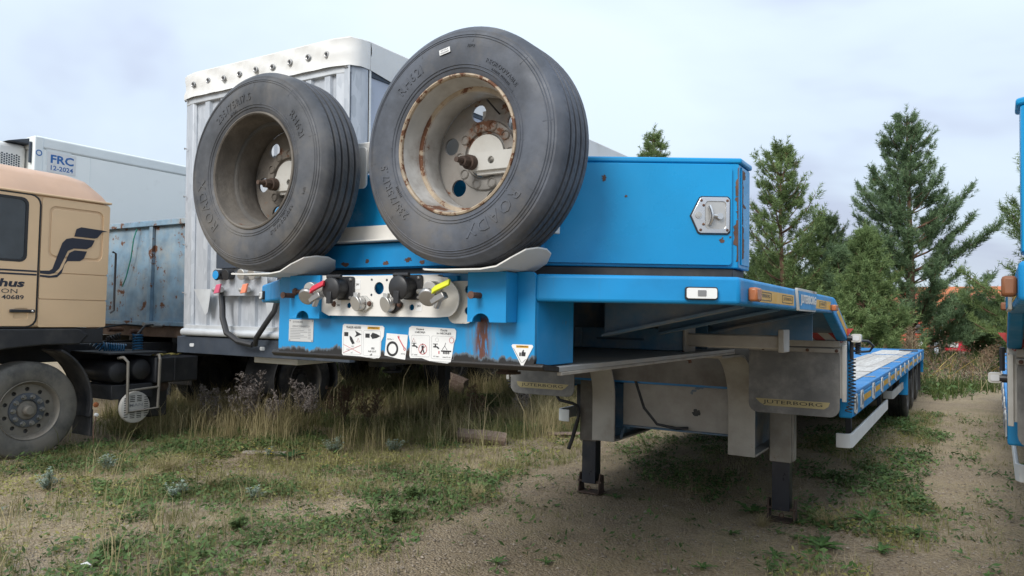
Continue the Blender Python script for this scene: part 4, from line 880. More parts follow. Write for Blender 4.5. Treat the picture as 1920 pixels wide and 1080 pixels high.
    for x, mt in ((-.41, 'cyan'), (-.27, 'black'), (-.04, 'alu'), (.115, 'alu')):
        P(B().cyl((x, -.09, 1.885), (x, -.16, 1.88), .05, 16).cyl((x, -.16, 1.88), (x, -.175, 1.878), .055, 16), 'socket', M['black'] if mt in ('cyan', 'black') else M['alu'], .003, cb_)
        if mt == 'cyan': P(B().cyl((x, -.1755, 1.878), (x, -.185, 1.878), .045, 16), 'socket_cap', M['cyan'], .003, cb_)
    for x, mt in ((-.42, 'pink'), (-.02, 'orange')):
        P(B().cyl((x, -.09, 1.73), (x, -.15, 1.73), .03, 12).cyl((x - .06, -.14, 1.73), (x + .06, -.14, 1.73), .028, 10), 'air_coupling', M['alu'], .003, cb_)
        P(B().plate([(x - .01, 1.69), (x + .07, 1.70), (x + .10, 1.79), (x + .03, 1.78)], [], (0, -.17, 0), TX, TZ, .02), 'coupling_cap', M[mt], .004, cb_)
    P(B().tube([(-.42, -.07, 1.74), (-.43, -.09, 1.66), (-.40, -.1, 1.56), (-.37, -.12, 1.45), (-.28, -.14, 1.30), (-.12, -.13, 1.22), (.06, -.1, 1.19)], .03, 10), 'cable_loom', M['black'])
    P(B().tube([(.10, -.1, 1.19), (.16, -.14, 1.26), (.26, -.13, 1.38), (.36, -.1, 1.52), (.40, -.07, 1.72)], .026, 10), 'cable_loom', M['black'])
    P(B().plate([(.30, 1.72), (.62, 1.72), (.62, 1.42), (.55, 1.36), (.45, 1.40)], [], (0, -.05, 0), TX, TZ, .006), 'side_bracket', M['galv_rail'], .002)
    P(B().cyl((-.45, 2.6, 1.08), (-.45, 2.6, .72), .05, 14).cyl((-.45, 2.6, .72), (-.45, 2.6, .69), .13, 18), 'support_foot', M['black_dusty'])
    P(B().box(-.28, .36, .2, .9, .98, 1.06), 'bogie_box', M['white'], .01)
    P(B().box(-W, W, 13.6, 13.64, 1.1, 4.0), 'rear_doors', M['galv_rail'], .004)
    return t
curtain_trailer()

# ------------------------------------------------------------------ refrigerated trailer
def reefer():
    t = thing('refrigerated_trailer', 'large white refrigerated box trailer with FRC lettering, behind the tan cab', 'trailer', (-10.75, 5.55, 0))
    P = lambda mb, n, m, bv=0, par=None, **k: mb.build(n, m, par or t, bv, **k)
    P(B().box(-1.25, 1.246, .02, 13.4, 1.15, 3.82), 'box_body', M['reefer'], .01)
    P(B().box(-1.25, 1.256, .0, 13.42, 3.822, 4.0), 'top_rail', M['reefer_frame'], .03, seg=3)
    P(B().box(1.10, 1.262, -.03, .10, 1.12, 3.99), 'front_corner_post', M['reefer_frame'], .02, seg=3)
    P(B().box(-1.262, -1.10, -.03, .10, 1.12, 3.99), 'front_corner_post', M['reefer_frame'], .02, seg=3)
    for y in (.78, 3.0, 5.2, 7.4, 9.6): P(B().box(1.2465, 1.2485, y, y + .006, 1.3, 3.82), 'panel_seam', M['reefer_frame'])
    P(B().box(1.2465, 1.254, .11, 13.4, 1.12, 1.30), 'bottom_rail', M['reefer_frame'], .004)
    # fridge unit
    fr = P(B().box(-1.02, 1.0, -.42, -.001, 3.40, 3.88), 'fridge_top', M['whitep'], .07, seg=4)
    P(B().box(-1.0, .98, -.44, -.001, 2.3, 3.399), 'fridge_body', M['dark_grille'], .05, seg=3)
    P(B().prism([(-.3, 3.882), (-.02, 3.97), (-.001, 3.97), (-.001, 3.882)], 'x', .3, 1.09), 'wind_deflector', M['navy'], .01)
    mb = B()
    for i in range(6):
        for j in range(9): mb.lathe([(.0001, .001), (.014, .001)], (1.0005, -.36 + j * .032, 3.52 + i * .034 + (.016 if j % 2 else 0)), (1, 0, 0), 6)
    P(mb, 'vent_holes', M['dark_grille'], 0, fr)
    P(B().plate(rrect(.14, .50, 3.60, 3.845, .01), [], (1.247, 0, 0), (0, 1, 0), TZ, .001), 'backing_patch', M['reefer_frame'])
    lb = P(B().plate(rrect(.16, .57, 3.50, 3.80, .01), [], (1.2485, 0, 0), (0, 1, 0), TZ, .001), 'atp_label', M['sticker'])
    P(text(text(B(), 'FRC', (1.251, .37, 3.70), (0, 1, 0), TZ, width=.33, height=.125, bold=.03), '12-2024', (1.251, .37, 3.57), (0, 1, 0), TZ, width=.32, height=.07, bold=.02), 'atp_lettering', M['blue_ink'], 0, lb)
    P(B().lathe([(.03, .002), (.045, .002)], (1.263, .035, 3.75), (1, 0, 0), 16), 'round_mark', M['blue_ink'])
    P(B().cyl((1.19, -.05, 3.6), (1.19, -.05, 3.9), .02, 8), 'handle_bar', M['dark_grille'])
    for s in (1, -1):
        P(B().box(min(s * .4, s * .55), max(s * .4, s * .55), .8, 13.2, .85, 1.149), 'chassis_beam', M['black_dusty'])
        for yy in (9.4, 10.7, 12.0): road_wheel(t, 'wheel', s * 1.22, yy, .52 + .1, s, .5, .36, .29, M['rubber_dark'], M['rim_dark'], .05)
        P(B().box(s * .7 - .06, s * .7 + .06, 2.6, 2.72, 0, .9), 'landing_leg', M['black_dusty'])
    return t
reefer()

# ------------------------------------------------------------------ rusty tipper on the tan tractor
def tipper():
    t = thing('tipper_trailer', 'faded blue tipper body with rusted ribbed front wall, between tan cab and silver trailer', 'trailer', (-7.4, 5.9, 0))
    P = lambda mb, n, m, bv=0, par=None, **k: mb.build(n, m, par or t, bv, **k)
    xs = (-1.25, .24, 1.25)
    for a, b_ in zip(xs[:-1], xs[1:]): P(B().box(a + .004, b_ - .004, .0, .02, 1.37, 2.62), 'front_panel', M['tip'], .002)
    for x in xs: P(B().box(x - .035, x + .035, -.05, -.001, 1.37, 2.60), 'rib', M['tip'], .004)
    P(B().box(-1.28, 1.28, -.06, .03, 2.605, 2.675), 'top_rail', M['tip'], .006)
    P(B().box(-1.28, 1.28, -.06, .03, 1.315, 1.368), 'bottom_rail', M['tip'], .006)
    P(B().box(-1.22, 1.22, -.02, .01, 1.17, 1.313), 'lower_plate', M['tip_rust'], .003)
    for s in (1, -1):
        P(B().box(min(s * 1.23, s * 1.25), max(s * 1.23, s * 1.25), .031, 8.6, 1.32, 2.65), 'side_wall', M['tip'], .004)
        for y in np.arange(.8, 8.5, .9): P(B().box(min(s * 1.251, s * 1.31), max(s * 1.251, s * 1.31), y, y + .08, 1.32, 2.62), 'side_rib', M['tip'], .004)
        P(B().box(min(s * .4, s * .55), max(s * .4, s * .55), .2, 8.6, .95, 1.30), 'chassis_beam', M['black_dusty'])
        for yy in (5.4, 6.7, 8.0): road_wheel(t, 'wheel', s * 1.24, yy, float(gz(0, yy + 5.9)) + .49, s, .5, .36, .29, M['rubber_dark'], M['rim_dark'], .05)
    P(B().box(-1.22, 1.22, .031, 8.6, 1.30, 1.318), 'floor', M['tip_rust'])
    P(B().box(-1.25, 1.25, 8.605, 8.63, 1.32, 2.6), 'tailgate', M['tip'])
    # green rope hanging from the top rail
    P(B().tube([(-.06, -.055, 2.58), (-.10, -.07, 2.45), (-.16, -.06, 2.2), (-.26, -.055, 1.95), (-.34, -.055, 1.82)], .008, 5), 'green_rope', paint('green_rope', (.02, .22, .16), .7))
    P(B().cyl((-.3, -.05, 1.25), (-.3, -.25, 1.25), .03, 8), 'air_port', M['rusty']); P(B().cyl((.1, -.05, 1.23), (.1, -.2, 1.23), .03, 8), 'air_port', M['rusty'])
    return t
tipper()

# ------------------------------------------------------------------ tan tractor unit
def tractor():
    t = thing('tractor_unit', 'old tan lorry tractor with dark stripe emblem, cut by the left edge', 'truck', (0, 0, 0))
    P = lambda mb, n, m, bv=0, par=None, **k: mb.build(n, m, par or t, bv, **k)
    X = -6.2; XL = -8.62
    # cab side as panels set on a shell
    cabp = [(2.55, 1.31), (4.735, 1.31), (4.745, 1.9), (4.735, 2.60), (4.70, 2.67), (3.3, 2.70), (2.95, 2.66), (2.60, 1.95)]
    cb_ = P(B().prism(cabp, 'x', XL, X - .012), 'cab_shell', M['tan'], .03, seg=3)
    U = (0, 1, 0)
    # sleeper panel below and above seam
    P(B().plate(rrect(4.03, 4.735, 1.315, 1.60, .02), [], (X - .0115, 0, 0), U, TZ, .010), 'lower_side_panel', M['tan'], .003, cb_)
    P(B().plate(rrect(4.03, 4.735, 1.607, 1.875, .012), [], (X - .0115, 0, 0), U, TZ, .012), 'middle_side_panel', M['tan'], .003, cb_)
    P(B().plate(rrect(4.03, 4.74, 1.882, 2.655, .03), [rrect(4.10, 4.67, 2.03, 2.575, .07)[::-1]], (X - .0115, 0, 0), U, TZ, .012), 'sleeper_panel', M['tan'], .004, cb_)
    P(B().plate(rrect(4.125, 4.645, 2.055, 2.55, .055), [], (X - .0115, 0, 0), U, TZ, .008), 'sleeper_recess', M['tan'], .004, cb_)
    win = rrect(2.98, 3.885, 1.985, 2.610, .06)
    dr = P(B().plate(rrect(2.75, 4.005, 1.325, 2.655, .09), [win[::-1], rrect(3.80, 3.93, 1.395, 1.505, .02)[::-1]], (X - .0115, 0, 0), U, TZ, .012), 'door', M['tan'], .004)
    P(B().plate(rrect(3.79, 3.94, 1.385, 1.515, .02), [], (X - .0114, 0, 0), U, TZ, .004), 'handle_recess', M['tan'], 0, dr)
    P(B().obox((X + .004, 3.755, 1.462), (.022, 0, 0), (0, .235, 0), (0, 0, .032)), 'door_handle', M['black'], .006, dr)
    P(B().lathe([(.012, 0), (.009, .004), (.0001, .004)], (X + .027, 3.965, 1.478), (1, 0, 0), 12), 'door_lock', M['chrome'], 0, dr)
    P(B().plate(win, [], (X - .0112, 0, 0), U, TZ, .004), 'window_glass', M['window'], 0, dr)
    P(B().plate([(p[0], p[1]) for p in rrect(2.965, 3.90, 1.97, 2.625, .07)], [rrect(2.99, 3.875, 1.995, 2.60, .055)[::-1]], (X - .006, 0, 0), U, TZ, .008), 'window_seal', M['black'], 0, dr)
    seal = rrect(2.735, 4.02, 1.31, 2.668, .10); seal_in = rrect(2.747, 4.008, 1.322, 2.656, .092)
    P(B().plate(seal, [seal_in[::-1]], (X - .011, 0, 0), U, TZ, .0135), 'door_seal', M['black'], 0, dr)
    # roof: rounded shell above the gutter
    rows = []
    for i in range(13):
        y = 2.95 + (4.70 - 2.95) * i / 12; ed = min(1, (4.72 - y) / .30, 1); hgt = 2.70 + .30 * (max(0, 1 - (1 - min(1, ed)) ** 2.2)) ** .5 + .03 * (1 - (y - 3) / 1.7) - (.22 * max(0, 1 - (y - 2.95) / .5))
        prof = []
        for j in range(25):
            u = -1 + 2 * j / 24; k = (1 - abs(u) ** 5) ** .5 if abs(u) < 1 else 0; prof.append(((X + XL) / 2 + u * 1.205, y, 2.69 + (hgt - 2.69) * (.0 + k)))
        rows.append(prof)
    P(B().sheet(rows), 'cab_roof', M['tan_roof'], ang=60)
    P(B().box(XL - .01, X + .012, 2.98, 4.755, 2.668, 2.692), 'roof_gutter', M['tan'], .008)
    # stripe emblem: three swept bars
    def poly(pts, name='side_stripe', m=None):
        P(B().plate(pts, [], (X + .0010, 0, 0), U, TZ, .0012), name, m or M['logo'], 0, cb_)
    poly([(4.36, 2.28), (4.38, 2.36), (4.43, 2.385), (4.66, 2.375), (4.72, 2.368), (4.66, 2.355), (4.61, 2.29), (4.58, 2.278)])
    poly([(4.03, 1.895), (4.12, 1.90), (4.15, 1.92), (4.24, 2.20), (4.28, 2.245), (4.34, 2.262), (4.58, 2.258), (4.55, 2.19), (4.50, 2.155), (4.36, 2.15), (4.30, 2.12), (4.22, 1.93), (4.17, 1.875), (4.12, 1.86), (4.03, 1.865)])
    poly([(4.03, 1.852), (4.14, 1.848), (4.20, 1.865), (4.25, 1.93), (4.315, 2.10), (4.37, 2.132), (4.50, 2.13), (4.47, 2.05), (4.43, 2.02), (4.30, 2.01), (4.27, 1.97), (4.245, 1.88), (4.20, 1.835), (4.12, 1.825), (4.03, 1.832)])
    for z in (1.875, 1.84): P(B().box(X + .0008, X + .0020, 2.76, 4.0, z, z + .018), 'door_stripe', M['logo'], 0, dr)
    mb = B(); text(mb, 'hus', (X + .0018, 3.775, 1.757), U, TZ, width=.23, height=.082, bold=.04, shear=.25); text(mb, 'ION', (X + .0018, 3.74, 1.675), U, TZ, width=.17, height=.045); text(mb, '40689', (X + .0018, 3.785, 1.615), U, TZ, width=.205, height=.045, bold=.02)
    text(mb, 'Jo', (X + .0018, 3.50, 1.757), U, TZ, width=.16, height=.082, bold=.04, shear=.25) if False else None
    P(mb, 'door_lettering', M['logo'], 0, dr)
    P(B().tube([(X + .03, 4.765, 2.15), (X + .04, 4.80, 2.13), (X + .04, 4.80, 1.5), (X + .03, 4.765, 1.47)], .012, 7), 'grab_rail', M['black'])
    # lower black skirts and front
    P(B().prism([(2.6, 1.30), (4.44, 1.30), (4.55, 1.235), (4.46, 1.13), (4.1, 1.13), (3.75, 1.10), (3.2, 1.0), (2.6, 1.0)], 'x', X - .5, X + .012), 'wheel_arch_skirt', M['black_dusty'], .015, seg=3)
    P(B().box(XL + .1, X - .01, 4.42, 4.72, 1.14, 1.298), 'cab_floor_frame', M['black_dusty'], .01)
    P(B().box(XL, X - .005, 2.45, 2.56, .45, 1.28), 'bumper', M['black_dusty'], .04)
    # front wheel with steel disc and hub
    for s, xx in ((1, X - .05), (-1, XL + .05)):
        wz = .465
        e_ = bpy.data.objects.new('front_wheel', None); COL.objects.link(e_); e_.location = (xx, 4.015, wz); e_.parent = t
        A = (-s, 0, 0)
        B().lathe(tyre_profile(.495, .30, .292), (0, 0, 0), A, 72, True).build('tyre', M['rubber_pale'], e_, ang=28)
        rim_ = B().lathe([(.304, .014), (.296, .0), (.286, .012), (.279, .04), (.262, .075)], (0, 0, 0), A, 64).build('rim', M['wheel_grey'], e_)
        hs = [circ(.214 * math.cos(R(36 * k + 18)), .214 * math.sin(R(36 * k + 18)), .0225, 10) for k in range(10)]
        B().plate(circ(0, 0, .266, 48), hs, (-s * .068, 0, 0), (0, s, 0), TZ, -.012).build('disc', M['wheel_grey'], e_); B().lathe([(.0001, .10), (.255, .10), (.262, .08)], (0, 0, 0), A, 32).build('dark_backing', M['rim_dark'], e_)  # dark disc added behind the hand holes so they look shaded
        B().lathe([(.176, .068), (.172, .052), (.160, .048), (.108, .048), (.100, .062)], (0, 0, 0), A, 40).build('nut_ring', M['hub_grey'], e_)
        B().lathe([(.104, .066), (.09, .05), (.055, .045), (.048, .0), (.040, -.012), (.0001, -.014)], (0, 0, 0), A, 28).build('hub', M['wheel_grey'], e_)
        for k in range(10):
            a = R(36 * k); c_ = Vector((0, .140 * math.cos(a), .140 * math.sin(a)))
            B().cyl(c_ + Vector((-s * .048, 0, 0)), c_ + Vector((-s * .012, 0, 0)), .017, 6).cyl(c_ + Vector((-s * .048, 0, 0)), c_ + Vector((-s * .040, 0, 0)), .026, 12).build('wheel_nut', M['steel'], e_)
        # mudguard behind the wheel and flap
        P(B().strip([(xx - s * .36, 4.015 + .60 * math.cos(R(a)), wz + .02 + .64 * math.sin(R(a))) for a in range(64, -14, -7)], (s * .40, 0, 0), .025), 'mudguard', M['black_dusty'], .008)
        P(B().box(min(xx - s * .34, xx + s * .02), max(xx - s * .34, xx + s * .02), 4.63, 4.655, .13, .42), 'mud_flap', M['black_dusty'], .004)
    P(B().lathe([(.03, 0), (.026, .014), (.0001, .018)], (X + .005, 4.66, .47), (1, 0, 0), 14), 'side_reflector', M['amber'])
    P(B().lathe([(.02, 0), (.018, .03), (.0001, .034)], (X - .01, 4.67, .36), (1, 0, 0), 10), 'flap_stud', M['whitep'])
    P(B().tube([(X + .0, 4.67, .36), (X + .03, 4.63, .22), (X + .02, 4.64, .05)], .006, 5), 'loose_wire', M['rusty'])
    # chassis
    for s in (-.38, .38): P(B().box(-7.41 + s - .04, -7.41 + s + .04, 2.7, 8.5, .90, 1.10), 'chassis_rail', M['black_dusty'], .004)
    for y in (3.2, 5.0, 6.3, 7.2, 8.4): P(B().box(-7.78, -7.04, y, y + .08, .93, 1.07), 'cross_member', M['black_dusty'])
    P(B().box(-7.0, X - .02, 4.80, 5.50, 1.005, 1.025), 'catwalk', M['black_dusty'], .003)
    # air tanks
    for y, z in ((4.945, .80), (5.215, .82)):
        P(B().lathe([(.0001, .03), (.06, .025), (.11, .005), (.128, -.035), (.128, -.70), (.0001, -.72)], (X - .06, y, z), (1, 0, 0), 28), 'air_tank', M['black'])
    bb = P(B().box(-6.95, X - .01, 5.36, 5.93, .655, .960), 'battery_box', M['black_dusty'], .02, seg=3)
    P(B().box(X - .0095, X + .001, 5.60, 5.62, .67, .95), 'box_rib', M['black_dusty'], .002, bb)
    P(B().box(-6.9, X - .03, 4.85, 5.34, .50, .66), 'tank_bracket', M['black_dusty'], .005)
    P(B().box(-6.95, X - .12, 5.36, 5.6, .25, .65), 'lower_box', M['black_dusty'], .02)
    P(B().cyl((-6.9, 5.5, .62), (X - .06, 5.5, .62), .07, 14), 'exhaust', M['dark_rusty'])
    # round exhaust cover with slots and lettering
    dc = P(B().lathe([(.0001, .022), (.16, .020), (.175, .012), (.180, -.02), (.176, -.03), (.0001, -.03)], (X + .02, 5.10, .405), (1, 0, 0), 40), 'round_cover', M['disc_white'], ang=50)
    mb = B()
    for z in (.475, .495, .515, .535, .29, .31, .33, .35):
        for y0, y1 in ((5.03, 5.085), (5.11, 5.165)): mb.box(X + .0405, X + .0435, y0, y1, z - .004, z + .004)
    for k in range(9):
        for yy in (4.96, 5.20): mb.box(X + .0385, X + .0425, yy, yy + .045, .30 + k * .026, .308 + k * .026)
    P(mb, 'cover_slots', M['ink'], 0, dc)
    P(text(B(), 'MAN', (X + .044, 5.10, .432), U, TZ, width=.16, height=.034, bold=.02), 'cover_lettering', M['grey_ink'], 0, dc)
    P(B().tube([(X - .06, 4.93, .965), (X + .02, 4.95, .972), (X + .055, 4.98, .92), (X + .055, 4.99, .36), (X + .055, 5.36, .38), (X + .055, 5.37, .94), (X + .02, 5.38, .985), (X - .08, 5.40, .985)], .017, 8).tube([(X + .055, 4.985, .60), (X + .055, 5.37, .62)], .013, 8), 'tube_guard', M['wheel_grey'])
    # fifth wheel, rear wheels and guards
    P(B().prism([(7.0, 1.12), (7.5, 1.17), (8.15, 1.17), (8.3, 1.10), (8.1, 1.02), (7.1, 1.02)], 'x', -7.85, -6.95), 'fifth_wheel', M['dark_rusty'], .01)
    for s, xx in ((1, X - .02), (-1, XL + .02)):
        road_wheel(t, 'rear_wheel', xx, 7.73, .54, s, .49, .27, .29, M['rubber_dark'], M['rim_dark'], .16)
        road_wheel(t, 'rear_wheel', xx - s * .33, 7.73, .54, s, .49, .27, .29, M['rubber_dark'], M['rim_dark'], .05)
        P(B().strip([(xx - s * .60, 7.73 + .60 * math.cos(R(a)), .54 + .58 * math.sin(R(a))) for a in list(range(195, 110, -7))], (s * .62, 0, 0), .015), 'rear_mudguard', M['black_dusty'], .006)
        P(B().strip([(xx - s * .60, 7.73 + .60 * math.cos(R(a)), .54 + .58 * math.sin(R(a))) for a in list(range(70, -16, -7))], (s * .62, 0, 0), .015), 'rear_mudguard', M['black_dusty'], .006)
    P(B().lathe([(.028, 0), (.024, .015), (.0001, .018)], (X - .35, 6.0, 1.10), (1, 0, 0), 12).box(X - .36, X - .34, 5.96, 6.04, 1.06, 1.14), 'amber_lamp', M['amber'])
    # coiled air lines
    cm = paint('blue_air_line', (.01, .09, .19), .35)
    for (x0, y0, z0), (x1, y1, z1), n_, r_, mm in (((-6.75, 4.80, 1.22), (-6.70, 5.02, 1.06), 7, .05, cm), ((-6.70, 5.02, 1.07), (-6.60, 5.22, 1.05), 9, .05, cm), ((-6.62, 5.38, 1.22), (-6.58, 5.36, 1.03), 6, .055, cm), ((-6.8, 5.1, 1.15), (-6.75, 5.25, 1.2), 6, .03, M['black'])):
        a, b_ = Vector((x0, y0, z0)), Vector((x1, y1, z1)); d = (b_ - a).normalized(); u_ = d.orthogonal().normalized(); v_ = d.cross(u_)
        P(B().tube([a.lerp(b_, k / (n_ * 14)) + (u_ * math.cos(2 * PI * k / 14) + v_ * math.sin(2 * PI * k / 14)) * r_ for k in range(n_ * 14 + 1)], .009, 5), 'air_line_coil', mm)
    P(B().tube([(-6.62, 5.38, 1.22), (-6.66, 5.5, 1.32), (-6.75, 5.65, 1.33), (-6.85, 5.82, 1.31)], .012, 6).tube([(-6.75, 4.80, 1.22), (-6.85, 5.1, 1.30), (-6.95, 5.4, 1.33), (-7.05, 5.8, 1.30)], .012, 6), 'air_line', M['black'])
    P(B().cyl((-6.86, 5.6, 1.335), (-6.92, 5.78, 1.325), .022, 8).cyl((-6.76, 5.66, 1.32), (-6.84, 5.83, 1.31), .02, 8), 'line_coupling', M['alu'])
    return t
tractor()
mb = B(); rs = random.Random(5)
for k in range(5): mb.strip([(-6.35 - .05 * rs.random(), 5.42 + .09 * k + .03 * math.sin(j * 1.4 + k), .972 + .012 * k * (k < 3) + .018 * abs(math.sin(j * 1.1 + k))) for j in range(9)] if False else [(-6.42 + .02 * j, 5.42 + .07 * k + .05 * math.sin(j * .9 + k), .968 + .022 * abs(math.sin(j * .8 + k * 1.7))) for j in range(9)], (0, .028, .006), .004)
tag(mb.build('tie_down_strap', paint('faded_yellow_strap', (.30, .24, .06), .8, dirt=.3, dcol=(.2, .17, .1))), 'crumpled yellow tie-down strap lying on the tractor battery box', 'strap')

# ------------------------------------------------------------------ our trailer, its neighbour, spare wheels
own = low_loader('blue gooseneck low loader in the foreground, parked on two landing legs')
own['label'] = 'blue gooseneck low loader in the foreground carrying two spare wheels'
nb = copy_tree(own, skip=('curly_cable', 'cable_loop')); nb.location = (3.18, -.69, 0); nb.rotation_euler = (0, 0, R(-1.85))
for c_ in nb.children:
    if c_.name.startswith('toolbox'): c_.location = (-.050, .20, 0)
    if c_.name.split('.')[0] in ('outline_lamp', 'lamp_stalk', 'cable_loop'): c_.location = (0, 0, -.17)
for c_ in nb.children:
    if c_.name.startswith('side_marker_lamp'): c_.material_slots[0].link = 'OBJECT'; c_.material_slots[0].material = paint('browned_amber_lens', (.20, .075, .03), .5, dirt=.3, dcol=(.16, .10, .07))
nb['label'] = 'second blue low loader, only a sliver of it at the right edge'
spare_wheel(.471, 2.065, 1.975, 0, 'nearer spare wheel with rust flaked white rim', M['rubber'], M['rim_flange'], M['rim_white'], M['rim_disc'])
spare_wheel(-.516, 2.065, 1.975, 97, 'farther spare wheel with mud caked brown rim', M['rubber_dusty'], M['rim_brown'], M['rim_brown'], M['rim_brown'])
# paper serial label on the nearer tyre
sw = [o for o in bpy.data.objects if o.name.startswith('spare_wheel') and 'nearer' in o.get('label', '')][0]
ty = [c for c in sw.children if c.name.startswith('tyre')][0]
a = R(-7); U_ = Vector((math.cos(a - .05), 0, -math.sin(a - .05))); V_ = Vector((math.sin(a - .05), 0, math.cos(a - .05))); c0 = Vector((math.sin(a) * .315, -.0085, math.cos(a) * .315))
lbl = B().obox(c0 - U_ * .022 - V_ * .009, U_ * .044, V_ * .018, (0, -.0008, 0)).build('paper_label', M['sticker'], ty)
mbt = B(); text(mbt, 'HP 010-A', c0 + V_ * .004 + Vector((0, -.0014, 0)), U_, V_, width=.03, height=.005); text(mbt, '0542204091', c0 - V_ * .004 + Vector((0, -.0014, 0)), U_, V_, width=.036, height=.005)
mbt.build('label_print', M['ink'], ty)
# ------------------------------------------------------------------ ground
from mathutils import noise as mn
def ground():
    xs = np.unique(np.concatenate([np.linspace(-400, -30, 14), np.linspace(-30, -9, 30), np.linspace(-9, 4, 175), np.linspace(4, 30, 30), np.linspace(30, 400, 14)]))
    ys = np.unique(np.concatenate([np.linspace(-60, 0, 12), np.linspace(0, 12, 165), np.linspace(12, 34, 60), np.linspace(34, 600, 20)]))
    Xg, Yg = np.meshgrid(xs, ys); Z = gz(Xg, Yg)
    n = np.array([mn.fractal(Vector((a * 1.3, b_ * 1.3, .5)), 1.0, 2.0, 4) for a, b_ in zip(Xg.ravel(), Yg.ravel())]).reshape(Xg.shape)
    fade = np.clip(1 - (np.abs(Yg - 8) - 25) / 30, 0, 1)
    Z = Z + .014 * n * fade - .012
    # flatten where feet and wheels stand
    v = np.stack([Xg.ravel(), Yg.ravel(), Z.ravel()], 1); ny, nx = Xg.shape
    f = [(i * nx + j, i * nx + j + 1, (i + 1) * nx + j + 1, (i + 1) * nx + j) for i in range(ny - 1) for j in range(nx - 1)]
    me = bpy.data.meshes.new('ground'); me.from_pydata(v.tolist(), [], f); me.polygons.foreach_set('use_smooth', [True] * len(f))
    m, t, b = nodes('gravelly_soil')
    big = noise(t, .55, 6, .6); mid = noise(t, 2.6, 8, .65); fine = noise(t, 38, 6, .7)
    c = mixc(t, ramp(t, big, .38, .62), (.315, .247, .165), (.44, .345, .215))
    c = mixc(t, mth(t, 'MULTIPLY', ramp(t, mid, .47, .7), .5), c, (.17, .13, .098))
    vo = t.nodes.new('ShaderNodeTexVoronoi'); vo.inputs['Scale'].default_value = 62; t.links.new(coord(t), vo.inputs['Vector'])
    sp = t.nodes.new('ShaderNodeSeparateColor'); t.links.new(vo.outputs['Color'], sp.inputs[0])
    c = mixc(t, mth(t, 'MULTIPLY', ramp(t, sp.outputs[0], .45, .95), .75), c, (.42, .345, .25))
    c = mixc(t, mth(t, 'MULTIPLY', ramp(t, fine, .40, .7), .45), c, (.115, .09, .07))
    # thin film of moss and dry litter where plants stand
    gr = ramp(t, noise(t, 1.1, 9, .7), .50, .66)
    c = mixc(t, mth(t, 'MULTIPLY', gr, .35), c, (.115, .120, .055))
    setin(t, b, 'Base Color', c); b.inputs['Roughness'].default_value = .95; b.inputs['Specular IOR Level'].default_value = .2
    h = mth(t, 'ADD', mth(t, 'MULTIPLY', vo.outputs['Distance'], -.7), fine); bump(t, b, h, 1.0, .022)
    me.materials.append(m); o = bpy.data.objects.new('ground', me); COL.objects.link(o); o['kind'] = 'structure'; o['label'] = 'brown gravelly soil with patchy weeds'
    return o
ground()

# ------------------------------------------------------------------ foliage helpers (numpy)
def leafmat(name, a, bb, scale=1.5, rough=.65, trans=.25, brown=False):
    m, t, b = nodes(name)
    g = t.nodes.new('ShaderNodeNewGeometry')
    c = mixc(t, g.outputs['Random Per Island'], a, bb)
    if brown: c = mixc(t, ramp(t, noise(t, 3.5, 3), .64, .72), c, (.24, .15, .06))
    c = mixc(t, ramp(t, noise(t, scale, 5, .6), .4, .68), c, tuple(x * .7 for x in a))
    setin(t, b, 'Base Color', c); b.inputs['Roughness'].default_value = rough; b.inputs['Specular IOR Level'].default_value = .25
    tr = t.nodes.new('ShaderNodeBsdfTranslucent'); t.links.new(c, tr.inputs[0]); ms = t.nodes.new('ShaderNodeMixShader'); ms.inputs[0].default_value = trans
    out = t.nodes['Material Output']; t.links.new(b.outputs[0], ms.inputs[1]); t.links.new(tr.outputs[0], ms.inputs[2]); t.links.new(ms.outputs[0], out.inputs[0])
    return m
def npmesh(name, verts, faces_n, mat, parent=None):
    """verts (N,3) listed face by face; faces_n 3 or 4 corners, or 5 for a bent blade (root quad and tip triangle sharing corners)"""
    n = len(verts); me = bpy.data.meshes.new(name); me.vertices.add(n); me.vertices.foreach_set('co', np.ascontiguousarray(verts, np.float32).ravel())
    if faces_n == 5:
        nf = n // 5; idx = (np.arange(nf)[:, None] * 5 + np.array([0, 1, 2, 4, 4, 2, 3])[None]).ravel(); st = (np.arange(nf)[:, None] * 7 + np.array([0, 4])[None]).ravel(); tot = np.tile([4, 3], nf)
    else: idx = np.arange(n); st = np.arange(0, n, faces_n); tot = np.full(n // faces_n, faces_n)
    me.loops.add(len(idx)); me.loops.foreach_set('vertex_index', idx.astype(np.int32)); me.polygons.add(len(st))
    me.polygons.foreach_set('loop_start', st.astype(np.int32)); me.polygons.foreach_set('loop_total', tot.astype(np.int32))
    me.update(); me.validate(); me.materials.append(mat)
    o = bpy.data.objects.new(name, me); COL.objects.link(o)
    if parent is not None: o.parent = parent
    return o
def unit(v): return v / np.maximum(np.linalg.norm(v, axis=-1, keepdims=True), 1e-9)
def blades(base, direction, length, width, bend, r_):
    """blades of two quads folded into one 5-gon: (N,5,3). direction = lean vector (unit), bend outwards"""
    n = len(base); side = unit(np.cross(direction, np.array([0, 0, 1.]) + r_.normal(0, .3, (n, 3)))) * width[:, None] / 2
    out = direction.copy(); out[:, 2] = 0; out = unit(out + 1e-6)
    mid = base + direction * (length * .55)[:, None]; tip = base + direction * length[:, None] + out * (bend * length)[:, None] - np.array([0, 0, 1.]) * (bend * length * .35)[:, None]
    return np.stack([base - side, base + side, mid + side * .75, tip, mid - side * .75], 1).reshape(-1, 3)
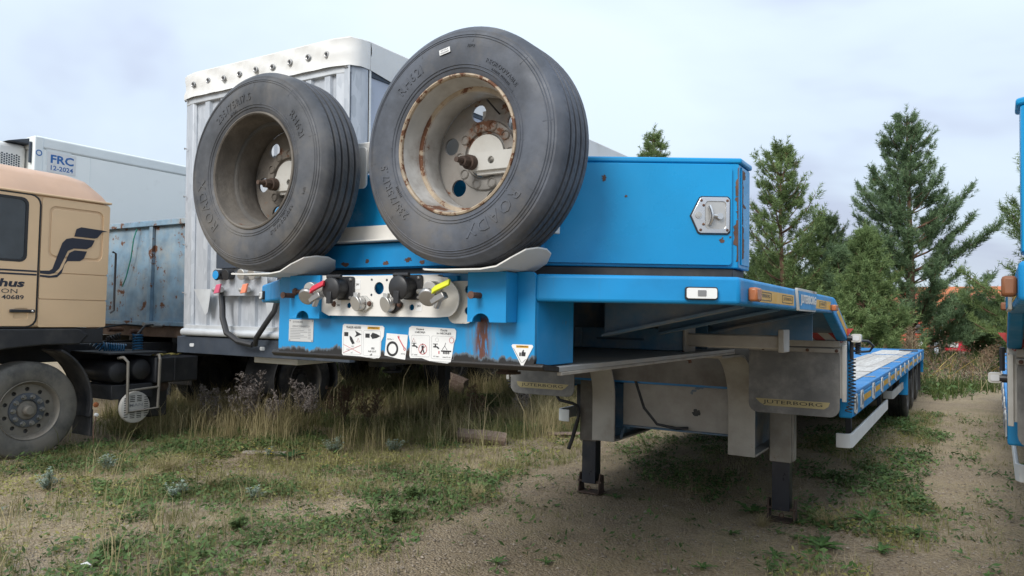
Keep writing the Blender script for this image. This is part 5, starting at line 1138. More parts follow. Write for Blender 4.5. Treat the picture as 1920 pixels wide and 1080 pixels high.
def inpoly(px, py, poly):
    poly = np.array(poly); c = np.zeros(len(px), bool); j = len(poly) - 1
    for i in range(len(poly)):
        a, b_ = poly[i], poly[j]; hit = ((a[1] > py) != (b_[1] > py)) & (px < (b_[0] - a[0]) * (py - a[1]) / (b_[1] - a[1] + 1e-12) + a[0]); c ^= hit; j = i
    return c
def vnoise(x, y, s, seed):
    return np.array([mn.noise(Vector((a * s + seed, b_ * s - seed, seed * .37))) for a, b_ in zip(x, y)]) 
TALL = [(-8.6, 6.2), (-9.5, 9.5), (-8.41, 12.7), (-6.37, 12.8), (-3.99, 11.57), (-2.3, 9.6), (-2.2, 7.5), (-2.9, 6.6), (-3.6, 6.3), (-4.3, 5.95), (-5.73, 5.35), (-7.0, 5.3)]
MEDL = [(-6.2, 3.3), (-6.42, 4.93), (-6.0, 5.73), (-3.59, 6.22), (-2.4, 7.72), (-2.3, 9.3), (-1.7, 6.99), (-1.75, 5.79), (-1.75, 4.57), (-1.88, 3.76), (-1.9, 2.5), (-2.74, 1.6), (-4.5, 1.8)]
MEDC = [(-2.76, 3.15), (-2.23, 4.39), (-1.92, 5.79), (-1.39, 5.41), (-1.28, 4.17), (-1.26, 3.16), (-2.01, 2.3)]
RIGHT = [(.2, 9.91), (.66, 17.89), (1.5, 18.55), (1.62, 11.54), (1.55, 8.26), (1.74, 6.1), (1.3, 4.6), (.95, 4.6), (.85, 6.12), (.47, 7.51)]
UNDER = [(-1.75, 8.3), (-.19, 9.9), (.56, 7.9), (.57, 6.16), (-.54, 6.26)]
YELLOW = [(-4.8, 2.6), (-4.3, 3.54), (-2.9, 3.1), (-2.5, 2.2), (-2.8, 1.6)]
FAR = [(-30, 11.8), (-3.0, 11.8), (-1.8, 14), (.3, 17.0), (1.6, 14.2), (2.0, 16.5), (4, 16.5), (10, 19), (10, 40), (-30, 40)]
PATH = [(1.62, 16.1), (2.6, 16.88), (2.5, 8.79), (2.4, 4.5), (1.75, 4.6), (1.9, 8.48)]
def dens(x, y, table, feather=.25, seed=1.):
    jx = x + feather * vnoise(x, y, 1.7, seed); jy = y + feather * vnoise(x, y, 1.7, seed + 9)
    d = np.zeros(len(x))
    for pol, v in table: d = np.where(inpoly(jx, jy, pol), v, d)
    return d
def scatter(n, table, seed, patch=1.2, thr=.0, box=(-9.5, 3, 1.8, 13), base=.0):
    r_ = np.random.default_rng(seed); x = r_.uniform(box[0], box[1], n); y = r_.uniform(box[2], box[3], n)
    d = dens(x, y, table, seed=seed * .7) + base
    p = np.clip((vnoise(x, y, patch, seed * 1.3) + .5 * vnoise(x, y, patch * 3, seed * 2.1) - thr) * 3 + .5, 0, 1)
    k = r_.random(n) < d * p
    return x[k], y[k], r_
G_GREEN = leafmat('grass_green', (.060, .095, .025), (.115, .150, .045)); G_DRY = leafmat('grass_dry', (.34, .285, .145), (.50, .42, .24)); G_OLIVE = leafmat('grass_olive', (.17, .18, .065), (.32, .30, .135))
G_LEAF = leafmat('clover_green', (.075, .135, .042), (.16, .225, .08)); G_LITTER = leafmat('dry_litter', (.15, .11, .07), (.30, .235, .15), trans=.1)
def stuff(o, label, cat): tag(o, label, cat, kind='stuff'); return o
def tris(b_, d, ln, wd, bend, r_):
    n = len(b_); side = unit(np.cross(d, np.array([0, 0, 1.]) + r_.normal(0, .3, (n, 3)))) * wd[:, None] / 2
    return np.stack([b_ - side, b_ + side, b_ + d * ln[:, None]], 1).reshape(-1, 3)
def grass(name, label, mat, n, table, seed, L, W_, lean=.45, patch=1.2, thr=0., box=(-9.5, 3, 1.8, 13), base=0., cl=4, spread=.03, tri=False):
    x, y, r_ = scatter(n, table, seed, patch, thr, box, base)
    x = np.repeat(x, cl); y = np.repeat(y, cl); m = len(x); x = x + r_.normal(0, spread, m); y = y + r_.normal(0, spread, m)
    b_ = np.stack([x, y, gz(x, y) - .012], 1); az = r_.uniform(0, 2 * PI, m); ti = np.abs(r_.normal(0, lean, m))
    d = unit(np.stack([np.sin(ti) * np.cos(az), np.sin(ti) * np.sin(az), np.cos(ti)], 1)); ln = r_.uniform(L[0], L[1], m) * np.repeat(r_.uniform(.6, 1.25, m // cl), cl)
    return stuff(npmesh(name, (tris if tri else blades)(b_, d, ln, r_.uniform(W_[0], W_[1], m), r_.uniform(.05, .4, m), r_), 3 if tri else 5, mat), label, 'grass')
grass('tall_dry_grass', 'tall straw coloured grass in front of the silver trailer', G_DRY, 13000, [(TALL, .85), (MEDL, .035)], 3, (.18, .55), (.0035, .007), .24, .9, .04, cl=8, spread=.035)
grass('tall_green_grass', 'tall green grass growing under the parked trailers', G_OLIVE, 14000, [(TALL, .95), (MEDL, .06)], 4, (.12, .38), (.004, .008), .3, .8, -.05, cl=6, spread=.05)
grass('short_grass', 'short olive grass scattered over the yard', G_OLIVE, 60000, [(MEDL, .75), (MEDC, .3), (RIGHT, .45), (TALL, .6), (YELLOW, .25), (UNDER, .12), (PATH, .04)], 5, (.04, .13), (.003, .006), .6, 1.1, .04, cl=7, spread=.03, base=.02, tri=True)
grass('straw_litter', 'flattened dry straw lying on the soil', leafmat('straw', (.30, .245, .145), (.48, .40, .26), trans=.1), 60000, [(MEDL, .95), (MEDC, .8), (RIGHT, .3), (TALL, .4), (YELLOW, .9), (UNDER, .35)], 6, (.03, .13), (.0018, .004), 1.25, .9, -.05, cl=4, spread=.04, base=.16, tri=True)
grass('seed_stalks', 'thin pale seed stalks standing above the tall grass', leafmat('pale_seed_stalk', (.42, .35, .20), (.58, .49, .31)), 700, [(TALL, .9)], 9, (.42, .78), (.005, .009), .10, .8, -.1, cl=2, spread=.06)
grass('meadow_grass', 'green meadow grass beyond the trailers', G_GREEN, 30000, [(FAR, .85)], 7, (.12, .38), (.012, .022), .4, .35, -.15, box=(-22, 6, 11.5, 30), cl=5, spread=.12)
grass('meadow_straw', 'pale dry grass stems in the far meadow', G_DRY, 9000, [(FAR, .6)], 8, (.2, .6), (.008, .014), .3, .4, .1, box=(-16, 6, 13, 30), cl=5, spread=.1)
def cover(name, label, mat, n, table, seed, size, hmax, patch=1.2, thr=0., box=(-9.5, 3, 1.8, 13), base=0., cl=6, spread=.05):
    """low leafy ground cover: small folded diamonds"""
    x, y, r_ = scatter(n, table, seed, patch, thr, box, base); x = np.repeat(x, cl); y = np.repeat(y, cl); m = len(x); x = x + r_.normal(0, spread, m); y = y + r_.normal(0, spread, m)
    c = np.stack([x, y, gz(x, y) - .008 + r_.random(m) ** 1.5 * hmax], 1); az = r_.uniform(0, 2 * PI, m); ti = r_.normal(0, .45, m)
    u = np.stack([np.cos(az) * np.cos(ti), np.sin(az) * np.cos(ti), np.sin(ti)], 1); v = unit(np.cross(u, np.array([0, 0, 1.]) + r_.normal(0, .4, (m, 3)))); s = r_.uniform(size[0], size[1], m)[:, None]
    q = np.stack([c - u * s, c + v * s * .42, c + u * s, c - v * s * .42], 1).reshape(-1, 3)
    return stuff(npmesh(name, q, 4, mat), label, 'ground cover')
cover('leafy_weeds', 'low green leafy weeds creeping over the soil', G_LEAF, 56000, [(MEDL, .55), (MEDC, .5), (RIGHT, .85), (TALL, .85), (UNDER, .28), (YELLOW, .08), (PATH, .05)], 11, (.011, .032), .065, 1.0, .0, cl=9, spread=.05, base=.03)
cover('yellow_green_weeds', 'yellowish green creeping weeds in patches', leafmat('yellow_green', (.22, .22, .065), (.38, .35, .13)), 32000, [(MEDL, .8), (MEDC, .45), (RIGHT, .45), (TALL, .5), (YELLOW, .25)], 12, (.008, .022), .05, .9, .08, cl=9, spread=.05)
cover('green_patches', 'fresh green weed patches beside the wheel track', leafmat('fresh_green', (.075, .15, .045), (.15, .25, .085)), 16000, [(RIGHT, .9), (UNDER, .15), (PATH, .06), (MEDC, .12), (MEDL, .15)], 15, (.012, .034), .07, 1.5, .12, cl=9, spread=.045)
cover('brown_litter', 'brown withered leaves and stalks on the ground', G_LITTER, 20000, [(MEDL, .7), (MEDC, .6), (TALL, .6), (YELLOW, .6), (RIGHT, .25), (UNDER, .3)], 13, (.005, .014), .018, 1.2, .0, cl=5, spread=.05, base=.12)
cover('meadow_leaves', 'broad leafy meadow plants under the far trailers', G_LEAF, 9000, [(FAR, .7)], 14, (.03, .07), .22, .4, .0, box=(-18, 6, 11.5, 26), cl=9, spread=.15)
# pebbles
def pebbles():
    r_ = np.random.default_rng(21); n = 30000; x = r_.uniform(-4.5, 2.6, n); y = 2.0 + r_.random(n) ** 1.4 * 7
    k = ~inpoly(x, y, TALL); x, y = x[k], y[k]; n = len(x); s = .0025 + r_.random(n) ** 5 * .012 + (r_.random(n) < .006) * r_.uniform(.004, .016, n)
    c = np.stack([x, y, gz(x, y) - .010 + s * .25], 1)
    oc = np.array([[1, 0, 0], [0, 1, 0], [-1, 0, 0], [0, -1, 0], [0, 0, .7], [0, 0, -.7]]); tri = [(0, 1, 4), (1, 2, 4), (2, 3, 4), (3, 0, 4)]
    V = oc[None] * s[:, None, None] * r_.uniform(.7, 1.3, (n, 6, 3)); a = r_.uniform(0, 2 * PI, n); ca, sa = np.cos(a)[:, None], np.sin(a)[:, None]
    V = np.stack([V[..., 0] * ca - V[..., 1] * sa, V[..., 0] * sa + V[..., 1] * ca, V[..., 2]], -1) + c[:, None]
    q = np.concatenate([V[:, t_] for t_ in tri], 1).reshape(-1, 3)
    m, t, b = nodes('pebble'); pp = t.nodes.new('ShaderNodeTexVoronoi'); pp.inputs['Scale'].default_value = 40; t.links.new(coord(t), pp.inputs['Vector']); sp = t.nodes.new('ShaderNodeSeparateColor'); t.links.new(pp.outputs['Color'], sp.inputs[0])
    setin(t, b, 'Base Color', mixc(t, sp.outputs[0], (.12, .095, .07), (.34, .29, .235))); b.inputs['Roughness'].default_value = .9
    stuff(npmesh('pebbles', q, 3, m), 'small pale pebbles scattered over the bare soil', 'pebbles')
pebbles()

# ------------------------------------------------------------------ single plants
def fern_plant(name, label, cat, loc, H, n_st, seed, stem_m, leaf_m, kind, group=None):
    """kind 'mugwort': dry feathery spikes; 'wormwood': grey lobed leaves; 'rosette': flat green leaves; 'dock': upright leaves"""
    r_ = np.random.default_rng(seed); x, y = loc; t = thing(name, label, cat, (x, y, float(gz(x, y)) - .012), 0, group)
    mb = B(); Q = []
    if kind == 'mugwort':
        for s in range(n_st):
            az = r_.uniform(0, 2 * PI); ln = H * r_.uniform(.65, 1.0); le = r_.uniform(.05, .5)
            tip = np.array([math.cos(az) * le * ln, math.sin(az) * le * ln, ln * (1 - .25 * le)]); pts = [np.array([0, 0, 0.]) + tip * u + np.array([math.cos(az), math.sin(az), 0]) * .05 * ln * math.sin(u * 3) for u in np.linspace(0, 1, 6)]
            mb.tube([tuple(p) for p in pts], [.006, .005, .0045, .004, .003, .0015], 5)
            for j in range(int(26 * ln / .6)):
                u = r_.uniform(.28, 1.0); p0 = pts[0] * 0 + np.array([np.interp(u, np.linspace(0, 1, 6), [q[k] for q in pts]) for k in range(3)])
                a2 = r_.uniform(0, 2 * PI); bl = ln * .26 * (1.15 - u) + .03; d = unit(np.array([math.cos(a2), math.sin(a2), r_.uniform(.5, 1.2)])); e1 = p0 + d * bl; 
                drop = e1 + np.array([math.cos(a2), math.sin(a2), -.6]) * bl * .25
                mb.tube([tuple(p0), tuple(e1), tuple(drop)], [.0022, .0018, .001], 3)
                for q in range(9):
                    w_ = r_.uniform(.25, 1.0); c = p0 + d * bl * w_ + r_.normal(0, .006, 3); dd = unit(r_.normal(0, 1, 3)) * r_.uniform(.010, .022); ss = unit(np.cross(dd, r_.normal(0, 1, 3))) * .005
                    Q += [c - dd, c + ss, c + dd, c - ss]
    elif kind == 'wormwood':
        for s in range(n_st):
            az = r_.uniform(0, 2 * PI); ti = r_.uniform(.1, 1.0); ln = H * r_.uniform(.6, 1.1); d = np.array([math.sin(ti) * math.cos(az), math.sin(ti) * math.sin(az), math.cos(ti)]); mb.tube([(0, 0, 0), tuple(d * ln * .6), tuple(d * ln + np.array([0, 0, .02]))], [.003, .0025, .001], 4)
            for j in range(26):
                u = r_.uniform(.25, 1.05); p0 = d * ln * u; a2 = r_.uniform(0, 2 * PI); ld = unit(np.array([math.cos(a2), math.sin(a2), r_.uniform(-.1, .7)])); L_ = r_.uniform(.02, .042); sd_ = unit(np.cross(ld, [0, 0, 1.]))
                for (f0, f1, wv, of) in ((0, 1, .12, 0), (.35, .75, .1, .5), (.35, .75, .1, -.5)):
                    a_ = p0 + ld * L_ * f0; e_ = p0 + ld * L_ * f1 + sd_ * of * L_; nn = unit(np.cross(e_ - a_, [0, 0, 1.])) * wv * L_; m_ = (a_ + e_) / 2
                    Q += [a_, m_ + nn, e_, m_ - nn]
    else:
        for s in range(n_st):
            az = 2 * PI * s / n_st * 2.4 + r_.uniform(-.3, .3); up = r_.uniform(.15, .7) if kind == 'rosette' else r_.uniform(.6, 1.3); ln = H * r_.uniform(.6, 1.1); h = np.array([math.cos(az), math.sin(az), 0]); sd_ = np.array([-math.sin(az), math.cos(az), 0]); prev = None; k = 7
            for j in range(k + 1):
                u = j / k; c = h * ln * u * math.cos(up * (1 - .6 * u)) + np.array([0, 0, ln * (math.sin(up) * u - .55 * u * u * math.sin(up)) + .012]); wv = ln * .13 * math.sin(PI * min(1, u * .93 + .07)) * (1.25 if j % 2 else .6)
                cur = (c - sd_ * wv + np.array([0, 0, .25 * wv]), c, c + sd_ * wv + np.array([0, 0, .25 * wv]))
                if prev is not None: Q += [prev[0], prev[1], cur[1], cur[0], prev[1], prev[2], cur[2], cur[1]]
                prev = cur
        mb.cyl((0, 0, -.01), (0, 0, .012), .012, 6)
    mb.build('stem', stem_m, t); npmesh('leaves', np.array(Q), 4, leaf_m, t)
    return t
ST_GREY = leafmat('grey_dry_stem', (.11, .085, .07), (.16, .125, .10), trans=0); LF_GREY = leafmat('grey_withered_leaf', (.28, .245, .225), (.46, .41, .38), trans=.1); LF_BROWN = leafmat('brown_withered_leaf', (.16, .095, .06), (.26, .17, .11), trans=.1)
LF_SILVER = leafmat('silver_green_leaf', (.24, .31, .25), (.42, .49, .41), 9, trans=.15); ST_GREEN = leafmat('green_stem', (.08, .10, .04), (.12, .13, .05), trans=0); LF_ROS = leafmat('rosette_leaf', (.07, .145, .04), (.13, .23, .07), 9); LF_DOCK = leafmat('dark_dock_leaf', (.030, .072, .026), (.055, .11, .04), 9)
gm = 'withered mugwort in front of the tractor rear wheel'
for k, (x, y, h, n_, br, lb) in enumerate(((-6.45, 6.35, .60, 6, 0, 'leftmost withered grey mugwort bush, beside the battery box'), (-6.15, 6.65, .82, 7, 0, 'tallest withered grey mugwort, its plume leaning left'), (-5.75, 6.75, .55, 6, 0, 'low grey mugwort bush right of the tallest plume'), (-5.55, 7.2, .70, 6, 0, 'grey mugwort standing against the tractor rear wheel'), (-5.05, 7.25, .62, 6, 1, 'reddish brown withered mugwort right of the tractor rear wheel'), (-4.75, 7.5, .58, 6, 1, 'brown mugwort beside the tall grass right of the rear wheel'), (-3.4, 8.9, .62, 5, 0, 'grey mugwort in shade behind the broken log'), (-3.9, 8.6, .55, 5, 1, 'brown mugwort among tall grass left of the broken log'))):
    fern_plant('mugwort', lb, 'weed', (x, y), h, n_, 30 + k, ST_GREY, LF_BROWN if br else LF_GREY, 'mugwort', 'withered mugworts between the trailers')
for k, (x, y, h, n_, lb) in enumerate(((-3.93, 5.97, .20, 17, 'bushy silver wormwood below the rating plate, left of the tall grass'), (-3.46, 6.40, .21, 15, 'silver wormwood at the foot of the tall straw grass'), (-4.66, 3.40, .17, 20, 'broad silver wormwood near the left edge, in front of the tractor wheel'), (-5.0, 4.1, .15, 14, 'small silver wormwood just right of the tractor tyre'), (-3.55, 3.82, .14, 12, 'pale wormwood in the sandy patch'), (-4.35, 5.45, .10, 8, 'low wormwood left of the old plank'), (-4.15, 2.75, .09, 8, 'wormwood at the left edge on yellow sand'), (-3.0, 4.15, .10, 7, 'small wormwood in the middle of the weedy patch'))):
    fern_plant('wormwood', lb, 'weed', (x, y), h, n_, 50 + k, ST_GREEN, LF_SILVER, 'wormwood', 'silvery wormwood plants')
for k, (x, y, h, n_, lb) in enumerate(((1.07, 5.43, .20, 15, 'large green rosette weed in front of the right landing leg'), (1.59, 6.16, .15, 12, 'green rosette by the wheel track, level with the landing leg'), (1.52, 7.14, .20, 16, 'broad leafy rosette on the left side of the wheel track'), (1.34, 8.76, .17, 12, 'rosette beside the white guard rail end'), (.46, 6.08, .19, 10, 'green tuft left of the right landing leg'), (1.27, 6.36, .19, 12, 'upright green rosette right of the landing leg foot'), (.48, 5.39, .10, 9, 'small leafy weed left of the large rosette'), (.53, 4.55, .11, 9, 'small rosette at the bottom edge under the landing leg'), (-.55, 3.92, .10, 8, 'lone small rosette on bare gravel in the bottom middle'), (1.25, 7.55, .15, 11, 'rosette in shade under the trailer side'), (1.48, 8.95, .14, 10, 'farthest rosette along the wheel track'), (.82, 5.95, .12, 9, 'rosette touching the landing leg foot'), (-.3, 4.1, .08, 8, 'tiny rosette on gravel'), (.85, 5.05, .11, 9, 'rosette below the large one, near the bottom'), (-.62, 5.9, .11, 9, 'rosette by the left landing leg'), (1.42, 5.55, .12, 9, 'leafy weed between the large rosette and wheel track'))):
    fern_plant('rosette_weed', lb, 'weed', (x, y), h, n_, 70 + k, ST_GREEN, LF_ROS, 'rosette', 'green rosette weeds beside the wheel track')
fern_plant('dock_plant', 'dark green dock with arching leaves beside the old plank', 'weed', (-4.0, 5.42), .21, 14, 95, ST_GREEN, LF_DOCK, 'dock')
for k, (x, y, lb) in enumerate(((-2.42, 3.5, 'dark green leafy clump in the weedy patch, bottom left'), (-2.62, 2.72, 'feathery green clump next to the white litter'), (-1.65, 4.3, 'green clump at the edge of the bare gravel'), (-2.0, 4.9, 'green clump below the broken log'))):
    fern_plant('leafy_clump', lb, 'weed', (x, y), .10, 22, 100 + k, ST_GREEN, G_LEAF, 'wormwood', 'leafy green clumps')
def yellow_flower():
    x, y = -4.02, 5.17; t = thing('yellow_flowers', 'small stalk with bright yellow flowers near the old plank', 'flower', (x, y, float(gz(x, y)) - .01)); mb = B(); fm = B()
    for k, (a, b_, h) in enumerate(((0, 0, .16), (.03, .01, .14), (-.03, .02, .15), (.05, -.02, .12), (-.05, -.01, .11))):
        mb.tube([(0, 0, 0), (a * .5, b_ * .5, h * .6), (a, b_, h)], .0022, 4)
        for q in range(6): an = q * PI / 3; fm.add([(a, b_, h), (a + .010 * math.cos(an - .4), b_ + .010 * math.sin(an - .4), h + .004), (a + .014 * math.cos(an), b_ + .014 * math.sin(an), h + .006), (a + .010 * math.cos(an + .4), b_ + .010 * math.sin(an + .4), h + .004)], [(0, 1, 2, 3)])
    mb.build('stem', ST_GREEN, t); fm.build('petals', paint('yellow_petal', (.62, .42, .01), .6), t)
yellow_flower()
def dry_tuft(x, y, h, n_, seed, label):
    r_ = np.random.default_rng(seed); az = r_.uniform(0, 2 * PI, n_); ti = np.abs(r_.normal(.75, .35, n_)); d = np.stack([np.sin(ti) * np.cos(az), np.sin(ti) * np.sin(az), np.cos(ti)], 1); b_ = np.stack([x + r_.normal(0, .02, n_), y + r_.normal(0, .02, n_), np.full(n_, float(gz(x, y)) - .012)], 1)
    tag(npmesh('dry_grass_tuft', blades(b_, d, r_.uniform(.4, 1, n_) * h, np.full(n_, .003), r_.uniform(.1, .5, n_), r_), 5, G_DRY), label, 'grass tuft', 'dry grass tufts')
for k, (x, y, h, n_, lb) in enumerate(((1.02, 6.0, .24, 170, 'spreading dry straw tuft right of the landing leg foot'), (.62, 5.75, .16, 90, 'dry straw tuft in front of the right landing leg'), (-3.6, 4.2, .26, 150, 'feathery straw tuft in the middle of the left weedy patch'), (-4.6, 4.45, .28, 150, 'straw tuft left of the yellow flowers'), (-4.34, 4.05, .26, 130, 'straw tuft nearest the tractor, in sandy grass'), (-1.55, 5.2, .22, 110, 'pale straw tuft right of the broken log'))): dry_tuft(x, y, h, n_, 120 + k, lb)

# ------------------------------------------------------------------ logs, plank and litter
def log(name, label, a, b_, hw, hh, seed, m):
    r_ = random.Random(seed); a, b_ = Vector(a), Vector(b_); d = (b_ - a).normalized(); s_ = d.cross(Vector((0, 0, 1))).normalized(); u_ = s_.cross(d); n = 14; k = 10; mb = B(); rows = []
    ph = [r_.uniform(-.12, .12) for _ in range(n)]
    for i in range(k + 1):
        q = i / k; c = a.lerp(b_, q); sc = 1 - .12 * abs(q - .5)
        rows.append([c + s_ * (hw * sc * (1 + ph[j] + r_.uniform(-.05, .05)) * math.cos(2 * PI * j / n)) + u_ * (hh * sc * (1 + ph[j] + r_.uniform(-.06, .06)) * math.sin(2 * PI * j / n)) + d * r_.uniform(-.02, .02) for j in range(n)])
    for r2 in rows: r2.append(r2[0])
    mb.sheet(rows); c0 = len(mb.v); mb.add([a] + rows[0][:-1], [(0, j + 1, (j + 1) % n + 1) for j in range(n)]); mb.add([b_] + rows[-1][:-1], [(0, j + 1, (j + 1) % n + 1) for j in range(n)])
    return tag(mb.build(name, m, ang=30), label, 'wood')
log('broken_log', 'split brown log lying in the grass under the low loader', (-3.22, 7.28, .10), (-2.66, 7.46, .07), .075, .085, 2, M['log'])
log('log_stump', 'short pale ended log in the shade behind the tall grass', (-5.78, 10.5, .42), (-5.42, 10.6, .30), .15, .14, 3, M['log'])
log('wood_scrap', 'flat weathered board half hidden behind the broken log', (-2.5, 8.2, .07), (-2.0, 8.5, .08), .07, .025, 4, M['log'])
tag(B().obox((-4.68, 5.38, .0), (.42, .20, .006), (-.035, .075, .0), (0, 0, .022)).build('old_plank', wood_mat('grey_board', (.26, .23, .19), (.40, .36, .30)), bevel=.003), 'grey old plank lying flat left of the dock plant', 'plank')
mb = B(); mb.sheet([[(-2.49, 2.47, .0), (-2.47, 2.46, .035), (-2.455, 2.47, .03)], [(-2.475, 2.50, .01), (-2.45, 2.49, .045), (-2.43, 2.50, .025)], [(-2.455, 2.515, .005), (-2.43, 2.51, .02), (-2.415, 2.515, .03)]])
tag(mb.build('litter_scrap', M['whitep']), 'crumpled white paper scrap on the ground, bottom left', 'litter')

# ------------------------------------------------------------------ pines
BARK = paint('pine_bark', (.13, .075, .045), .9, var=.35, vscale=6, dirt=.3, dcol=(.10, .08, .065), bmp=.6, bscale=20)
def pine(label, x, y, H, Rb, seed, col, low=.08, sparse=1.0, lean=0., taper=.85, shoot=(.20, .42), group='pine trees behind the low loader'):
    r_ = np.random.default_rng(seed); z0 = float(gz(x, y)) - .05; t = thing('pine_tree', label, 'tree', (x, y, z0), 0, group)
    mb = B(); tr = [(lean * u * H * .3 + .05 * math.sin(u * 5 + seed), .04 * math.cos(u * 4), H * u) for u in np.linspace(0, 1, 9)]
    mb.tube(tr, [max(.012, H * .017 * (1 - u) ** .8) for u in np.linspace(0, 1, 9)], 8); limbs = B()
    def trunk(z): return np.array([np.interp(z / H, np.linspace(0, 1, 9), [p[k] for p in tr]) for k in range(3)])
    P0, D0, L0 = [], [], []
    z = H * low; 
    while z < H * .985:
        u = z / H; nb = int(r_.integers(4, 7)); a0 = r_.uniform(0, 2 * PI)
        for k in range(nb):
            az = a0 + 2 * PI * k / nb + r_.uniform(-.35, .35); ln = Rb * ((1 - u) ** taper) * r_.uniform(.45, 1.15) + .05; el = .18 + .62 * u + r_.uniform(-.15, .18); b0 = trunk(z)
            h = np.array([math.cos(az), math.sin(az), 0]); pts = [b0 + h * ln * q * math.cos(el * (.6 + .5 * q)) + np.array([0, 0, ln * (q * math.sin(el) * .7 + .32 * q * q)]) for q in np.linspace(0, 1, 5)]
            limbs.tube([tuple(p) for p in pts], [max(.006, .012 + ln * .010) * (1 - .8 * q) + .003 for q in np.linspace(0, 1, 5)], 4)
            ns = max(4, int(ln * 17 * sparse))
            for j in range(ns):
                q = .25 + .75 * (j + r_.random()) / ns if u < .6 else r_.uniform(.1, 1); p = np.array([np.interp(q, np.linspace(0, 1, 5), [w_[i] for w_ in pts]) for i in range(3)])
                so = r_.uniform(-1, 1); side = np.array([-h[1], h[0], 0]) * so; tl = ln * .30 * (1.1 - q) + .08
                e = p + (side + h * .6 + np.array([0, 0, r_.uniform(-.05, .45)])) * tl
                m = 1 + int(tl / .12)
                for i in range(m + 1):
                    f = (i + 1) / (m + 1); P0.append(p + (e - p) * f + r_.normal(0, .03, 3)); dd = (e - p) / max(np.linalg.norm(e - p), .01) * .45 + h * .25 + np.array([0, 0, .75 + .45 * u]) + r_.normal(0, .28, 3); D0.append(dd); L0.append(r_.uniform(*shoot) * (1.0 if f > .7 else .8) * (1.05 - .5 * u))
            P0.append(pts[-1]); D0.append(h * .6 + np.array([0, 0, .9])); L0.append(shoot[1] * (1.05 - .5 * u))
        z += H * r_.uniform(.042, .068) * (.75 + .5 * (1 - u))
    for k in range(7): P0.append(trunk(H * (.90 + .016 * k))); D0.append(np.array([r_.normal(0, .14), r_.normal(0, .14), 1.])); L0.append(shoot[1] * .9)
    P0, D0, L0 = np.array(P0), unit(np.array(D0)), np.array(L0); n = len(P0); k = 27
    c = np.repeat(P0, k, 0); d = np.repeat(D0, k, 0); L_ = np.repeat(L0, k); f = r_.random(n * k); base = c + d * (L_ * f)[:, None]
    rnd = unit(np.cross(d, r_.normal(0, 1, (n * k, 3)))); nd = unit(d * r_.uniform(.55, 1.1, (n * k, 1)) + rnd); nl = r_.uniform(.08, .15, n * k) * (1.15 - .35 * f); w_ = unit(np.cross(nd, r_.normal(0, 1, (n * k, 3)))) * .0082
    q = np.stack([base - w_, base + w_, base + nd * nl[:, None]], 1).reshape(-1, 3)
    npmesh('crown', q, 3, col, t); mb.build('trunk', BARK, t); limbs.build('branches', BARK, t)
    return t
N1 = leafmat('pine_needles_blue_green', (.115, .185, .090), (.23, .32, .165), .8, trans=.3, brown=True); N2 = leafmat('pine_needles_green', (.145, .215, .075), (.26, .34, .14), .8, trans=.3, brown=True); N3 = leafmat('pine_needles_dark', (.10, .16, .07), (.18, .25, .115), .8, trans=.3, brown=True)
pine('large dense pine standing behind the end of the low loader bed', .60, 23.6, 6.95, 2.75, 201, N1, .05, .78, taper=.80)
pine('slender open pine with reddish trunk right of the blue toolbox', -2.15, 20.3, 5.55, 1.65, 202, N2, .10, .42, taper=.42)
pine('pine top showing above the blue toolbox', -6.7, 22.9, 7.15, 1.6, 203, N2, .2, .8, taper=.6)
pine('pine reaching in from the right edge behind the second low loader', 3.75, 20.6, 5.4, 1.9, 204, N2, .10, .5, taper=.5)
pine('young pine with a single leader between the two tall pines', .0, 18.2, 3.25, 1.15, 205, N2, .04, .85, shoot=(.16, .34))
pine('small bushy pine behind the slender pine', -1.75, 25.2, 4.3, 1.6, 206, N3, .05, .65, taper=.6)
pine('low dark pine filling in behind the slender pine', -2.9, 22.8, 2.9, 1.6, 207, N3, .03, .65, taper=.5)
pine('low pine between the slender and the large pine', -.75, 21.5, 2.9, 1.5, 208, N1, .03, .7, taper=.5)
pine('low bushy pine right of the large pine', 2.6, 25.5, 1.5, 1.1, 209, N3, .03, .6, taper=.45)
